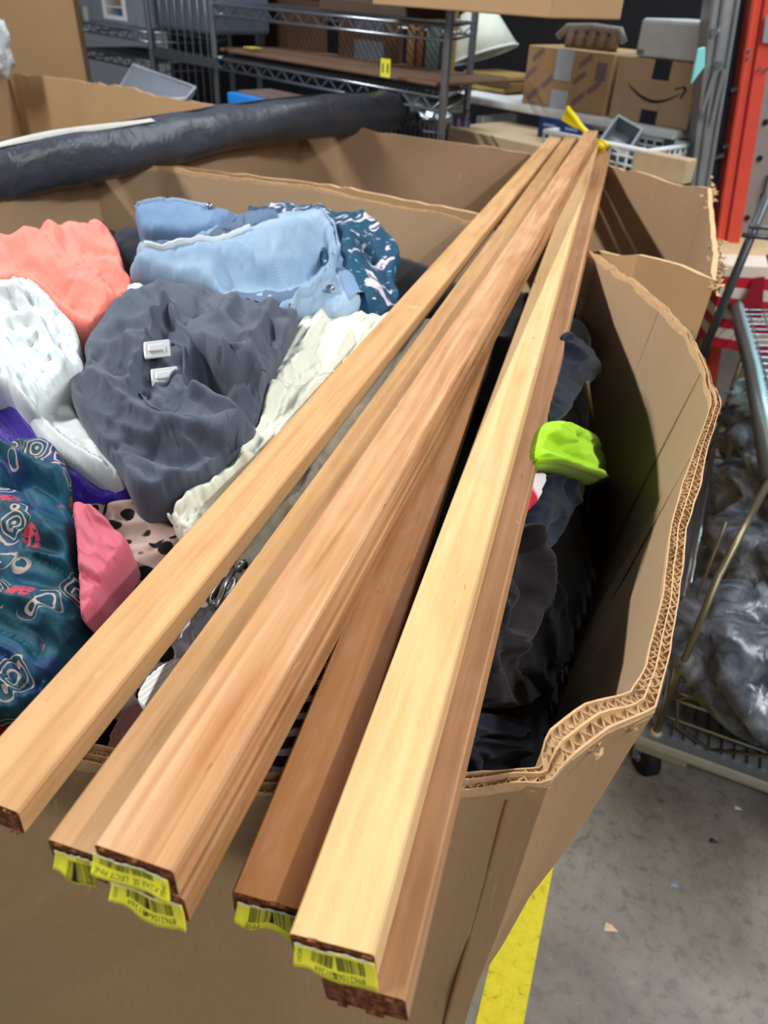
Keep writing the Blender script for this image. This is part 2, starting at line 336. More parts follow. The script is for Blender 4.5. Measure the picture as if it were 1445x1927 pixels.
# ------------------------------------------------------------ boards
ENDG = endgrain('end_grain')
YEL = NG('label_yellow', .35, 0, .4); _n = YEL.noise(YEL.co(), 120, 3); YEL.color(YEL.mix(_n, '#ece632', '#f4ee4a')); YEL = YEL.m
INK = plain('label_ink', '#20231a', .6)
YELB = plain('label_paper_edge', '#dfe4d8', .6)
BW, BT, BL = .0381, .01905, 2.44
def board(name, P, yaw, pit, rol, mat, label, bow=0.0, lift=0.0, L=BL, sticker=None):
    yaw, pit, rol = map(math.radians, (yaw, pit, rol))
    d = np.array([math.sin(yaw)*math.cos(pit), math.cos(yaw)*math.cos(pit), math.sin(pit)]); s = np.cross(d, UP); s /= np.linalg.norm(s); u = np.cross(s, d)
    s2 = s*math.cos(rol)+u*math.sin(rol); u2 = -s*math.sin(rol)+u*math.cos(rol)
    P = np.array(P, float)+[0, 0, HC]
    root = empty(name, P, label, 'board', 'long square-edged pine boards laid across the boxes')
    root.matrix_world = Matrix(((s2[0], d[0], u2[0], P[0]), (s2[1], d[1], u2[1], P[1]), (s2[2], d[2], u2[2], P[2]), (0, 0, 0, 1)))
    me = bpy.data.meshes.new('plank'); bm = bmesh.new(); N = 40; rings = []
    R = random.Random(name+label); e = .0013; h = BW/2
    prof = [(-h+e, 0), (h-e, 0), (h, -e), (h, -BT+e), (h-e, -BT), (-h+e, -BT), (-h, -BT+e), (-h, -e)]
    for i in range(N+1):
        t = i/N; bx = bow*4*t*(1-t); bz = lift*4*t*(1-t); rings.append([bm.verts.new((x+bx, t*L, z+bz)) for x, z in prof])
    for i in range(N):
        for k in range(8): bm.faces.new((rings[i][k], rings[i+1][k], rings[i+1][(k+1) % 8], rings[i][(k+1) % 8]))
    # near end: rough sawn grid-ish fan with centre vertices
    for ring, sg in ((rings[0], -1), (rings[-1], 1)):
        c = bm.verts.new((ring[0].co.x+h-e, ring[0].co.y, ring[0].co.z-BT/2))
        for k in range(8):
            f = bm.faces.new((c, ring[k], ring[(k+1) % 8]) if sg < 0 else (c, ring[(k+1) % 8], ring[k])); f.material_index = 1
    bm.normal_update(); bmesh.ops.recalc_face_normals(bm, faces=bm.faces); bm.to_mesh(me); bm.free()
    o = link('plank', me, [mat, ENDG], root)
    # splinters on the sawn end
    mb = MB()
    for i in range(10):
        x = R.uniform(-h*.9, h*.9); z = -R.choice([R.uniform(0, .002), BT-R.uniform(0, .002), R.uniform(0, BT)])
        mb.box((x, -.0006, z), (R.uniform(.001, .005), .0016, R.uniform(.0006, .0015)))
    sp = MB(); sp.v, sp.f, sp.mi = mb.v, mb.f, mb.mi
    m2 = bpy.data.meshes.new('splinter'); m2.from_pydata(mb.v, [], mb.f); link('splinters', m2, ENDG, root)['kind'] = 'stuff'
    if sticker: add_sticker(root, **sticker)
    return root, (s2, d, u2, P)
def text_mesh(body, size):
    c = bpy.data.curves.new('t', 'FONT'); c.body = body; c.size = size; c.align_x = 'CENTER'; c.resolution_u = 2
    o = bpy.data.objects.new('t', c); COL.objects.link(o); bpy.context.view_layer.update()
    me = bpy.data.meshes.new_from_object(o.evaluated_get(bpy.context.evaluated_depsgraph_get())); v = [tuple(p.co) for p in me.vertices]; f = [tuple(p.vertices) for p in me.polygons]
    bpy.data.objects.remove(o); bpy.data.curves.remove(c); bpy.data.meshes.remove(me); return v, f
def add_sticker(root, x0, x1, ztop, zbot, seed, wave=.0016, texts=(), bars=(.2, .8, .1, .62), flare=.003, tear=.0025):
    """yellow paper label on the sawn end; u 0..1 left to right, v 0..1 top to bottom"""
    def pt(u, v, off=0.0):
        x = x0+(x1-x0)*u; zt = ztop[0]+(ztop[1]-ztop[0])*u+float(vnoise(u*3.2, 0, seed)-.5)*wave*1.5; zb = zbot[0]+(zbot[1]-zbot[0])*u+float(vnoise(u*4, 3, seed)-.5)*tear*2+(float(vnoise(u*26, 3, seed))-.5)*tear*.35
        z = zt+(zb-zt)*v; y = -.0012-flare*v*v-wave*.6*(1+math.sin(u*9+seed+v))*.5*(.4+v)-off
        return (x-(.0016*v if u < .5 else -.0016*v), y, z)
    nu, nv = 34, 6; v = [pt(i/nu, j/nv) for j in range(nv+1) for i in range(nu+1)]
    f = [(j*(nu+1)+i, (j+1)*(nu+1)+i, (j+1)*(nu+1)+i+1, j*(nu+1)+i+1) for j in range(nv) for i in range(nu)]
    me = bpy.data.meshes.new('price_label'); me.from_pydata(v, [], f); me.polygons.foreach_set('use_smooth', [True]*len(f))
    o = link('price_label', me, YEL, root); m = o.modifiers.new('s', 'SOLIDIFY'); m.thickness = .0003; m.offset = 1
    R = random.Random(seed); bv = []; bf = []; u = bars[0]; du = .0105
    while u < bars[1]:
        wv = R.choice([1, 1, 2, 3])*du*.62
        n = len(bv); K = 5
        for k in range(K+1):
            vv = bars[2]+(bars[3]-bars[2])*k/K; bv += [pt(u, vv, .0004), pt(u+wv, vv, .0004)]
        bf += [(n+2*k, n+2*k+2, n+2*k+3, n+2*k+1) for k in range(K)]; u += wv+R.choice([1, 1, 2])*du*.75
    for body, uc, vc, sz, rot in texts:
        tv, tf = text_mesh(body, 1.0); n = len(bv); W_ = abs(x1-x0); Hh = abs(zbot[0]-ztop[0])
        for p in tv:
            a, b = p[0]*sz, (p[1]-.35)*sz
            if rot == 180: du_, dv_ = -a/W_, b/Hh
            elif rot == 90: du_, dv_ = -b/W_, -a/Hh
            else: du_, dv_ = a/W_, -b/Hh
            bv.append(pt(min(.99, max(.01, uc+du_)), min(.985, max(.015, vc+dv_)), .0004))
        bf += [tuple(i+n for i in q) for q in tf]
    m2 = bpy.data.meshes.new('barcode'); m2.from_pydata(bv, [], bf); link('barcode_print', m2, INK, o)
    # white backing curl along the top edge
    cv = []; 
    for i in range(nu+1):
        a = pt(i/nu, 0); cv += [(a[0], a[1]-.0004, a[2]-.0004), (a[0], a[1]-.0006, a[2]+.0009+.0006*math.sin(i*.9))]
    m3 = bpy.data.meshes.new('paper_edge'); m3.from_pydata(cv, [], [(2*i, 2*i+2, 2*i+3, 2*i+1) for i in range(nu)]); o3 = link('paper_edge', m3, YELB, o); q = o3.modifiers.new('s', 'SOLIDIFY'); q.thickness = .0002
NUM = '896210681269'; NAM = '1X2X8 SELECT PINE'
W1 = wood('pine_tan', '#d3ab7a', '#c49865', '#aa7e50', 1, .5, .9); W2 = wood('pine_honey', '#c8a070', '#b48b5b', '#987045', 2, .6, .6)
W3 = wood('pine_figured', '#d7ae84', '#c39266', '#9f6b3e', 3, 1.2, .5); W3b = wood('pine_striped', '#c09060', '#a17346', '#74502e', 4, 1.1, .5)
W4 = wood('pine_brown', '#b5804e', '#9e6c40', '#85552f', 5, .35, .4); W5 = wood('pine_pale', '#e2c18f', '#d8b37e', '#c09862', 6, .55, .6); W6 = wood('pine_rose', '#c09268', '#a97c56', '#8a603f', 7, .6, .4)
board('pine_board', (-.1868, .2061, -.3313), 15.62, -.75, -3.4, W1, 'leftmost tan pine board, lying alone over the clothes')
board('pine_board', (-.1273, .1785, -.3235), 15.25, -.75, 0, W2, 'honey coloured board tucked under the left side of the figured top board',
      sticker=dict(x0=-.0150, x1=.0055, ztop=(-.0050, -.0040), zbot=(-.0180, -.0190), seed=3, bars=(.36, .99, .22, .95), texts=[(NUM[:6], .72, .12, .0022, 180)]))
board('pine_board', (-.0973, .1649, -.3016), 15.81, -.77, 1.0, W3, 'top board of the left stack with wavy orange grain figure',
      sticker=dict(x0=-.0195, x1=.0165, ztop=(-.0045, -.0060), zbot=(-.0150, -.0172), seed=5, bars=(.10, .80, .06, .42), texts=[(NAM, .48, .70, .0036, 180), ('PINE', .93, .55, .0026, 90)]))
board('pine_board', (-.0950, .1640, -.3224), 15.95, -.75, 2.2, W3b, 'lower right board of the left stack with dark striped edge',
      sticker=dict(x0=-.0165, x1=.0180, ztop=(-.0040, -.0040), zbot=(-.0160, -.0215), seed=8, bars=(.22, .86, .10, .55), texts=[(NUM, .56, .74, .0036, 180), ('1X2X8', .07, .45, .0024, 90)]))
board('pine_board', (-.0433, .1730, -.3485), 11.87, -.75, 0, W4, 'low brown board in shade between the stacks',
      sticker=dict(x0=-.0160, x1=.0185, ztop=(-.0050, -.0052), zbot=(-.0180, -.0190), seed=12, bars=(.2, .99, .04, .72), texts=[('PINE', .27, .86, .0036, 180)]))
board('pine_board', (-.0128, .1476, -.3300), 13.96, -.84, 7, W5, 'pale yellow board on top of the right stack',
      sticker=dict(x0=-.0165, x1=.0190, ztop=(-.0045, -.0040), zbot=(-.0170, -.0225), seed=15, bars=(.22, .86, .12, .62), texts=[(NUM, .56, .80, .0034, 180), ('1X2X8', .07, .5, .0026, 90)]))
board('pine_board', (.0014, .1391, -.3440-.0060), 14.55, -.85, 8.5, W6, 'rosy brown board at the right edge of the stack, beneath the pale board')
# ------------------------------------------------------------ clothes
def Hs(x, y):
    x = np.asarray(x, float); y = np.asarray(y, float)
    s = x-(.005+.27*(y-.14)); z = .835-.30*ss(.0, .13, s)
    z = z+.035*np.exp(-(((x+.25)/.30)**2+((y-1.25)/.28)**2))+.03*np.exp(-(((x+.55)/.25)**2+((y-1.1)/.3)**2))
    z = z+.04*np.exp(-(((x+.17)/.14)**2+((y-.75)/.2)**2))
    z = z-.05*ss(.50, .25, y)*ss(.03, -.05, s)*ss(-.1, -.25, x)-.08*ss(1.30, 1.5, y-(-.5*(x+.6)-.0))*0
    z = z+.10*np.exp(-(((s-.10)/.07)**2+((y-.72)/.12)**2))+.09*np.exp(-(((s-.06)/.06)**2+((y-1.1)/.15)**2))
    return z
TT = np.linspace(.25, 3.2, 260)
def march(px, py, off):
    px = np.asarray(px, float).ravel(); py = np.asarray(py, float).ravel()
    q = CR[None]*((px-CX)/F)[:, None]-CU[None]*((py-CY)/F)[:, None]+CF[None]
    P = q[:, None, :]*TT[None, :, None]; z = P[..., 2]+HC-Hs(P[..., 0], P[..., 1])-off
    hit = z < 0; i = np.argmax(hit, 1); i = np.where(hit.any(1), np.maximum(i, 1), len(TT)-1)
    r = np.arange(len(px)); za, zb = z[r, i-1], z[r, i]; t = np.clip(za/(za-zb+1e-12), 0, 1); tt = TT[i-1]+(TT[i]-TT[i-1])*t
    P = q*tt[:, None]; P[:, 2] += HC
    e = .01; hx = (Hs(P[:, 0]+e, P[:, 1])-Hs(P[:, 0]-e, P[:, 1]))/(2*e); hy = (Hs(P[:, 0], P[:, 1]+e)-Hs(P[:, 0], P[:, 1]-e))/(2*e)
    n = np.stack([-hx, -hy, np.ones_like(hx)], 1); n /= np.linalg.norm(n, axis=1)[:, None]
    n = n*.8-q/np.linalg.norm(q, axis=1)[:, None]*.35; n /= np.linalg.norm(n, axis=1)[:, None]
    return P, n
def chaikin(p, it=2):
    p = [np.array(a, float) for a in p]
    for _ in range(it):
        o = []
        for i in range(len(p)):
            a, b = p[i], p[(i+1) % len(p)]; o += [a*.75+b*.25, a*.25+b*.75]
        p = o
    return p
def segdist(px, py, poly, closed):
    A = np.array(poly, float); B = np.roll(A, -1, 0) if closed else A[1:]; A = A if closed else A[:-1]
    best = np.full(len(px), 1e9); side = np.zeros(len(px))
    for a, b in zip(A, B):
        d = b-a; L = d@d+1e-9; t = np.clip(((px-a[0])*d[0]+(py-a[1])*d[1])/L, 0, 1)
        dx = px-a[0]-d[0]*t; dy = py-a[1]-d[1]*t; dd = np.hypot(dx, dy); m = dd < best; best = np.where(m, dd, best)
        side = np.where(m, np.sign(d[0]*(py-a[1])-d[1]*(px-a[0])), side)
    return best, side
def inside(px, py, poly):
    A = np.array(poly, float); B = np.roll(A, -1, 0); r = np.zeros(len(px), bool)
    for a, b in zip(A, B):
        c = ((a[1] > py) != (b[1] > py)) & (px < (b[0]-a[0])*(py-a[1])/(b[1]-a[1]+1e-12)+a[0]); r ^= c
    return r
def garment(name, label, cat, poly, off, mat, ridges=(), nz=(), th=.014, ew=16, drop=.05, step=7, smooth_it=2, group=None, parent=None, seed=0, tilt=None, kind=None):
    poly = [(x-110 if x <= -40 else x, y) for x, y in poly]
    th *= .55; ew *= .5; step = min(step, 6)
    bp = np.array(chaikin(poly, smooth_it)) if smooth_it else np.array(poly, float)
    per = []
    for i in range(len(bp)):
        a, b = bp[i], bp[(i+1) % len(bp)]; n = max(1, int(round(np.hypot(*(b-a))/step)))
        per += [a+(b-a)*k/n for k in range(n)]
    per = np.array(per); q = [per[0]]
    for p in per[1:]:
        if np.hypot(*(p-q[-1])) > step*.55: q.append(p)
    per = np.array(q); nb = len(per)
    x0, y0 = per.min(0); x1, y1 = per.max(0); gx, gy = np.meshgrid(np.arange(x0, x1, step), np.arange(y0, y1, step*.87)); gx = gx+(np.arange(gx.shape[0]) % 2)[:, None]*step*.5
    gx, gy = gx.ravel(), gy.ravel(); m = inside(gx, gy, per); gx, gy = gx[m], gy[m]; dd, _ = segdist(gx, gy, per, True); m = dd > step*.6; gx, gy = gx[m], gy[m]
    X = np.concatenate([per[:, 0], gx]); Y = np.concatenate([per[:, 1], gy])
    def disp(X, Y, edge=True):
        D = np.zeros(len(X))
        if edge:
            d, _ = segdist(X, Y, per, True); t = np.clip(d/ew, 0, 1); D += th*(np.sqrt(1-(1-t)**2)-1); k = .25+.75*t
        else: k = 1
        fo = np.zeros(len(X))
        for r in ridges:
            pts, amp, wd = r[:3]; mode = r[3] if len(r) > 3 else ''
            d, sd = segdist(X, Y, pts, False)
            if mode == 's': fo += amp*np.where(sd >= 0, np.exp(-(d/wd)**2), np.exp(-(d/(wd*.18))**2))
            else: fo += amp*np.exp(-(d/wd)**2)
        for i, (amp, su, sv, ang) in enumerate(nz):
            c, s_ = math.cos(math.radians(ang)), math.sin(math.radians(ang)); wx = (vnoise(X/90+3, Y/90, seed+70+i)-.5)*60; wy = (vnoise(X/90, Y/90+9, seed+80+i)-.5)*60
            U = ((X+wx)*c+(Y+wy)*s_)/su; V_ = (-(X+wx)*s_+(Y+wy)*c)/sv; n = vnoise(U, V_, seed+i); n2 = vnoise(U*2.1, V_*2.1, seed+9+i)
            n3 = vnoise(U*.8+7, V_*.8+3, seed+33+i); fo += amp*((1-np.abs(2*n-1))**1.6*.75+.25*n2-.35)-amp*.55*(1-np.abs(2*n3-1))**9
        return D+fo*k
    def surf(X, Y, up=0.0):
        X = np.atleast_1d(np.array(X, float)); Y = np.atleast_1d(np.array(Y, float)); P, N = march(X, Y, off); return P+N*(disp(X, Y)+up)[:, None]
    P, N = march(X, Y, off); D = disp(X, Y); V = P+N*D[:, None]
    r = delaunay_2d_cdt([Vector((float(a), float(b))) for a, b in zip(X, Y)], [], [list(range(nb))], 1, 1e-4)
    vi = r[3]; mapv = [o[0] if o else 0 for o in vi]; faces = [tuple(mapv[i] for i in f) for f in r[2]]
    fl = []
    for f in faces:
        if len(set(f)) < 3: continue
        a, b, c = (V[i] for i in f[:3]); nn = np.cross(b-a, c-a); fl.append(f if nn @ N[f[0]] > 0 else f[::-1])
    # rolled-under hem
    c0 = V[:nb].mean(0)
    o1 = V[:nb]-N[:nb]*(drop*.25); o2 = V[:nb]*.97+c0*.03-N[:nb]*drop
    n0 = len(V); VV = np.concatenate([V, o1, o2])
    for k in range(nb):
        j = (k+1) % nb; fl.append((k, j, n0+j, n0+k)); fl.append((n0+k, n0+j, n0+nb+j, n0+nb+k))
    base = VV[:n0].mean(0); base[2] = VV[:, 2].min()
    o = mesh(name, VV, fl, mat, parent, True, loc=None if parent is not None else base)
    if parent is None: tag(o, label, cat, group, kind)
    o.modifiers.new('sub', 'SUBSURF').levels = 1; o.modifiers['sub'].render_levels = 1
    return o, surf
def band(root, surf, path, wpx, up, mat, name='hem', tuck=True):
    pts, _ = resample([(a, b, 0) for a, b in path], 6); A = np.array(pts)[:, :2]
    T = np.gradient(A, axis=0); T /= np.linalg.norm(T, axis=1)[:, None]+1e-9; Nn = np.stack([-T[:, 1], T[:, 0]], 1)
    rows = []
    for c, h in ((-.5, -.002), (-.42, up), (0, up*1.2), (.42, up), (.5, -.002)): 
        Q = A+Nn*wpx*c; rows.append(surf(Q[:, 0], Q[:, 1], h))
    n = len(A); V = np.concatenate(rows); f = [(r*n+i, r*n+i+1, (r+1)*n+i+1, (r+1)*n+i) for r in range(4) for i in range(n-1)]
    a, b, c = V[f[0][0]], V[f[0][1]], V[f[0][2]]
    if np.cross(b-a, c-a)[2] < 0: f = [q[::-1] for q in f]
    return mesh(name, V, f, mat, root, True)
def spot(root, surf, x, y, r, up, mat, name='button', flat=.5):
    c = surf(x, y, up)[0]; m = MB(); n = 12
    ring = lambda rr, z: [c+np.array([math.cos(2*math.pi*k/n)*rr, math.sin(2*math.pi*k/n)*rr, z]) for k in range(n)]
    v = ring(r, -.002)+ring(r, r*flat*.5)+ring(r*.7, r*flat)+[c+np.array([0, 0, r*flat*.8])]
    f = [(a*n+k, a*n+(k+1) % n, (a+1)*n+(k+1) % n, (a+1)*n+k) for a in range(2) for k in range(n)]+[(2*n+k, 2*n+(k+1) % n, 3*n) for k in range(n)]
    return mesh(name, v, f, mat, root, True)
# the dark heap underneath everything
def heap():
    xs = np.linspace(-.93, .40, 120); ys = np.linspace(.22, 1.75, 150); inn = [(p[0]*.985, p[1]*.99+.005) for p in [tuple(r[:2]) for r in rim1]]
    X, Y = np.meshgrid(xs, ys); x, y = X.ravel(), Y.ravel()
    f1 = (1-np.abs(2*vnoise(x*7+y*2, y*4, 3)-1))**1.5*.035+(1-np.abs(2*vnoise(x*16, y*9+x*5, 4)-1))*.012
    s = x-(.005+.27*(y-.14))
    z = Hs(x, y)-.055+f1*(1+.6*ss(0, .1, s)); nx = len(xs); V = np.stack([x, y, z], 1); f = []; m = np.zeros(len(x), bool)
    for lo in np.arange(.35, 1.0, .05):          # keep the heap inside the tapering walls
        t = min(1, max(0, (.93-lo)/.92+.03)); P = [(a[0]*(1-t)+b[0]*t, a[1]*(1-t)+b[1]*t) for a, b in zip(rim1, bot1)]; c0, c1 = np.mean(P, 0); P = [(c0+(a-c0)*.965, c1+(b-c1)*.975) for a, b in P]
        q = (z >= lo) & (z < lo+.05); m |= q & inside(x, y, P)
    M = m.reshape(X.shape)
    for j in range(len(ys)-1):
        for i in range(nx-1):
            if M[j, i] and M[j, i+1] and M[j+1, i] and M[j+1, i+1]: f.append((j*nx+i, j*nx+i+1, (j+1)*nx+i+1, (j+1)*nx+i))
    o = mesh('clothes_heap', V, f, cloth('black_cloth', '#191a1f', '#0f1014'), None, True, loc=(-.2, .9, .4))
    md = o.modifiers.new('s', 'SOLIDIFY'); md.thickness = .02; md.offset = -1
    tag(o, 'dark tangle of black clothing filling the bottom of the front cardboard bin', 'clothes', kind='stuff')
heap()
CORAL = cloth('coral_cotton', '#f58a7c', '#ec7c6e'); WHT = cloth('white_cotton', '#d6dede', '#c6d0d2'); CHAR = cloth('charcoal_cotton', '#535b6a', '#464e5c')
CREAM = cloth('cream_gauze', '#dfe1d2', '#cdd2c2'); PURP = cloth('purple_satin', '#3a1f9a', '#2b1678', .5); NAVY = cloth('navy_cotton', '#141a2c', '#0e1322')
PINK = cloth('pink_satin', '#c96476', '#b04e62', .55); LIME = cloth('lime_cotton', '#a0d41e', '#8fc516'); RED = cloth('red_cotton', '#b01c30', '#94142a'); BLK = cloth('black_knit', '#1f1b1e', '#131114'); LBLUE = cloth('pale_blue_cotton', '#b9c3d3', '#a9b4c8')
def denim(name, c1, c2):
    g = NG(name, .85, 0, .15); n = g.noise(g.co(), 9, 5, .5); tw = g.n('ShaderNodeTexWave', Vector=g.co((1, 1, 1), (.3, .2, .7)), Scale=330, Distortion=2, Detail=2)
    c = g.ramp(n, [(.35, c1), (.65, c2)]); c = g.mix(g.math('MULTIPLY', tw.outputs[1], .22), c, '#dfe8f0'); f = g.noise(g.co(), 500, 2); c = g.mix(g.math('MULTIPLY', f, .3), c, c1)
    g.color(c); g.bump(tw.outputs[1], .2, .0006); return g.m
DEN = denim('denim_light', '#6c8aa8', '#8fa9c0'); DEN2 = denim('denim_mid', '#456a94', '#6585a6'); DEN3 = denim('denim_dark', '#28405e', '#3d5a7e')
def paisley():
    g = NG('paisley_print', .65, 0, .2); v = g.co(); n = g.noise(v, 16, 3, 1.2); base = g.ramp(n, [(.38, '#0f3444'), (.5, '#1a4f60'), (.62, '#1c3560')])
    dn = g.n('ShaderNodeTexNoise', Vector=v, Scale=30.0, Detail=2.0).outputs[1]; vv = g.n('ShaderNodeVectorMath', _operation='ADD', i0=v, i1=g.n('ShaderNodeVectorMath', _operation='SCALE', i0=dn, Scale=.018).outputs[0]).outputs[0]
    vo = g.n('ShaderNodeTexVoronoi', Vector=vv, Scale=30.0, Randomness=.9); d = vo.outputs[0]
    ring = g.math('SINE', g.math('MULTIPLY', g.math('ADD', d, g.math('MULTIPLY', n, .35)), 44.0)); lines = g.ramp(ring, [(.45, 0.0), (.62, 1.0)])
    pick = g.n('ShaderNodeSeparateColor', Color=vo.outputs[1]).outputs[0]
    mask = g.math('MULTIPLY', g.ramp(d, [(.42, 1.0), (.48, 0.0)]), g.ramp(pick, [(.30, 0.0), (.32, 1.0)]))
    c = g.mix(g.math('MULTIPLY', mask, lines), base, '#a8958c')
    sp = g.noise(v, 260, 2); rm = g.math('MULTIPLY', g.math('MULTIPLY', g.ramp(d, [(.26, 1.0), (.33, 0.0)]), g.ramp(pick, [(.28, 1.0), (.30, 0.0)])), g.ramp(sp, [(.40, 0.0), (.48, 1.0)]))
    g.color(g.mix(rm, c, '#b23c50')); return g.m
def leopard():
    g = NG('leopard_print', .8, 0, .15); v = g.n('ShaderNodeMapping', Vector=g.tc.outputs[0] if g.tc else g.co(), Scale=(1, 1, 1)).outputs[0]
    dn = g.n('ShaderNodeTexNoise', Vector=v, Scale=25.0, Detail=2.0).outputs[1]; vv = g.n('ShaderNodeVectorMath', _operation='ADD', i0=v, i1=g.n('ShaderNodeVectorMath', _operation='SCALE', i0=dn, Scale=.02).outputs[0]).outputs[0]
    vo = g.n('ShaderNodeTexVoronoi', Vector=vv, Scale=58.0, Randomness=.85); n = g.noise(v, 5, 3); base = g.ramp(n, [(.4, '#a58a80'), (.55, '#b9a59b'), (.65, '#d9d6d4')])
    g.color(g.mix(g.ramp(vo.outputs[0], [(.36, 1.0), (.42, 0.0)]), base, '#1c1a1d')); return g.m
def floral():
    g = NG('floral_teal', .7, 0, .2); v = g.co(); n = g.noise(v, 28, 4, 1.0); n2 = g.noise(v, 90, 3, .6); c = g.mix(g.ramp(n, [(.565, 0.0), (.60, 1.0)]), '#174660', '#cfc4d2')
    c = g.mix(g.ramp(n2, [(.66, 0.0), (.69, .8)]), c, '#8fb3c0'); g.color(c); return g.m
def stripes(name, c1, c2, scale, rot=(0, 0, 0), th=(.5, .6), direction='X'):
    g = NG(name, .85, 0, .15); w_ = g.n('ShaderNodeTexWave', Vector=g.co((1, 1, 1), rot), Scale=scale, Distortion=.3, _bands_direction=direction); r = g.n('ShaderNodeTexWave', Vector=g.co((1, 1, 1), (0, 0, rot[2]+1.57)), Scale=160)
    c = g.mix(g.ramp(w_.outputs[1], [(th[0], 0.0), (th[1], 1.0)]), c1, c2); c = g.mix(g.math('MULTIPLY', r.outputs[1], .18), c, c1); g.color(c); g.bump(r.outputs[1], .3, .001); return g.m
# --- back of the heap
garment('navy_garment', 'near-black navy garment bunched between coral top and light jeans', 'garment', [(205, 432), (262, 418), (330, 425), (400, 420), (420, 445), (380, 500), (290, 520), (235, 500), (222, 470)], .035, NAVY, [([(230, 480), (300, 450), (380, 440)], .012, 14)], [(.014, 90, 26, 10)])
go, gs = garment('floral_scarf', 'dark teal scarf with pale pink flowers behind the jeans', 'scarf', [(462, 368), (480, 380), (520, 374), (570, 374), (620, 388), (690, 402), (720, 430), (752, 462), (756, 490), (738, 510), (757, 545), (745, 583), (700, 590), (640, 570), (600, 480), (560, 400), (475, 392)], .075, floral(),
    [([(600, 395), (640, 450), (700, 560)], .022, 20), ([(560, 385), (620, 400), (700, 470), (745, 560)], -.012, 8), ([(680, 410), (730, 450), (750, 490)], .012, 14)], [(.018, 80, 22, 60)], th=.02)
go, gs = garment('denim_jeans', 'light blue denim jeans folded open on the back of the heap', 'jeans', [(232, 508), (262, 490), (270, 486), (250, 466), (268, 456), (290, 464), (330, 452), (400, 416), (470, 392), (520, 392), (560, 388), (600, 398), (626, 424), (640, 450), (660, 500), (690, 560), (655, 584), (600, 578), (560, 578), (500, 565), (430, 550), (400, 530), (300, 522)], .085, DEN,
    [([(262, 492), (360, 490), (480, 480), (570, 440), (600, 415)], .020, 26), ([(430, 522), (520, 520), (585, 505), (608, 470)], -.026, 20), ([(628, 430), (632, 490), (600, 550), (560, 572)], .016, 8, 's'), ([(300, 465), (400, 440), (480, 410)], -.010, 8), ([(480, 455), (560, 445), (610, 460)], .012, 14)], [(.010, 120, 26, -8), (.004, 30, 14, 50)], th=.02, step=6)
band(go, gs, [(272, 473), (305, 480), (345, 468), (405, 440), (462, 414), (520, 403)], 22, .004, DEN3, 'waistband'); band(go, gs, [(270, 487), (310, 494), (355, 482), (410, 456), (470, 428)], 4, .007, WHT, 'seam')
spot(go, gs, 425, 432, .008, .006, DEN3, 'belt_loop')
band(go, gs, [(600, 400), (626, 430), (638, 470), (622, 520), (590, 556), (545, 576)], 7, .006, DEN, 'seam'); band(go, gs, [(640, 470), (655, 520), (672, 560)], 40, .002, DEN2, 'pocket_panel')
band(go, gs, [(440, 540), (500, 552), (570, 545)], 34, .002, DEN3, 'inner_fold_shade')  # darker denim band paints the shade under the open fold
spot(go, gs, 620, 553, .006, .007, STEEL); mb = None
go, gs = garment('denim_jeans', 'blue denim jeans leg with rolled upper edge against the bin back wall', 'jeans', [(250, 396), (285, 386), (310, 382), (350, 388), (400, 402), (450, 400), (500, 396), (480, 408), (430, 420), (380, 428), (320, 428), (270, 424), (258, 412)], .085, DEN2,
    [([(262, 400), (310, 392), (360, 400), (430, 410)], .014, 10)], [(.008, 60, 18, 0)], th=.014, ew=9, step=5)
band(go, gs, [(255, 397), (310, 387), (360, 395), (400, 406)], 5, .004, DEN, 'hem'); spot(go, gs, 395, 407, .006, .004, STEEL)
garment('coral_top', 'bright coral crumpled cotton top at the left', 'top', [(-40, 455), (20, 448), (60, 425), (120, 415), (180, 414), (212, 430), (226, 470), (236, 510), (256, 525), (245, 548), (205, 580), (185, 600), (165, 614), (130, 598), (90, 545), (45, 520), (0, 535), (-40, 530)], .065, CORAL,
    [([(0, 462), (60, 455), (120, 440), (180, 440)], .016, 18), ([(60, 470), (110, 500), (160, 530), (200, 560)], .012, 16), ([(130, 440), (180, 480), (215, 540)], -.012, 12), ([(20, 490), (90, 520), (140, 570)], -.010, 12)], [(.016, 90, 24, 35), (.005, 34, 12, 30)], th=.022)
garment('pale_tag', 'small white cloth tag beside the coral top hem', 'tag', [(238, 533), (262, 528), (272, 536), (258, 548), (240, 548)], .09, WHT, th=.004, ew=5, step=4, drop=.01)
# --- middle left
go, gs = garment('charcoal_shirt', 'charcoal grey cotton garment with two metal snaps, centre of the heap', 'shirt', [(150, 640), (180, 590), (225, 548), (262, 527), (320, 520), (400, 532), (450, 550), (520, 570), (570, 577), (562, 605), (535, 660), (500, 712), (498, 740), (486, 765), (484, 798), (450, 830), (408, 866), (400, 884), (335, 906), (275, 920), (235, 904), (225, 868), (165, 812), (112, 715), (158, 688)], .095, CHAR,
    [([(322, 592), (305, 625), (292, 660), (262, 705), (255, 735)], .022, 13, 's'), ([(322, 592), (365, 640), (420, 675), (490, 715)], .026, 13), ([(350, 620), (385, 660), (372, 700), (350, 735)], -.020, 12), ([(390, 690), (440, 735), (478, 780)], -.036, 22), ([(345, 735), (400, 760), (470, 800), (482, 790)], .020, 12), ([(170, 690), (230, 770), (300, 810), (420, 815)], .016, 22), ([(190, 650), (260, 660), (300, 620)], .012, 14), ([(400, 540), (370, 580), (330, 590)], -.012, 14), ([(440, 560), (420, 610), (460, 660)], .014, 14), ([(510, 580), (480, 630), (470, 690)], .014, 14), ([(250, 590), (200, 640), (165, 700)], -.012, 16), ([(215, 745), (260, 700), (255, 650)], .010, 14), ([(250, 830), (330, 870), (420, 850)], -.010, 14)],
    [(.016, 130, 34, 25), (.006, 50, 16, 55)], th=.035, ew=30, step=6, drop=.07, seed=5)
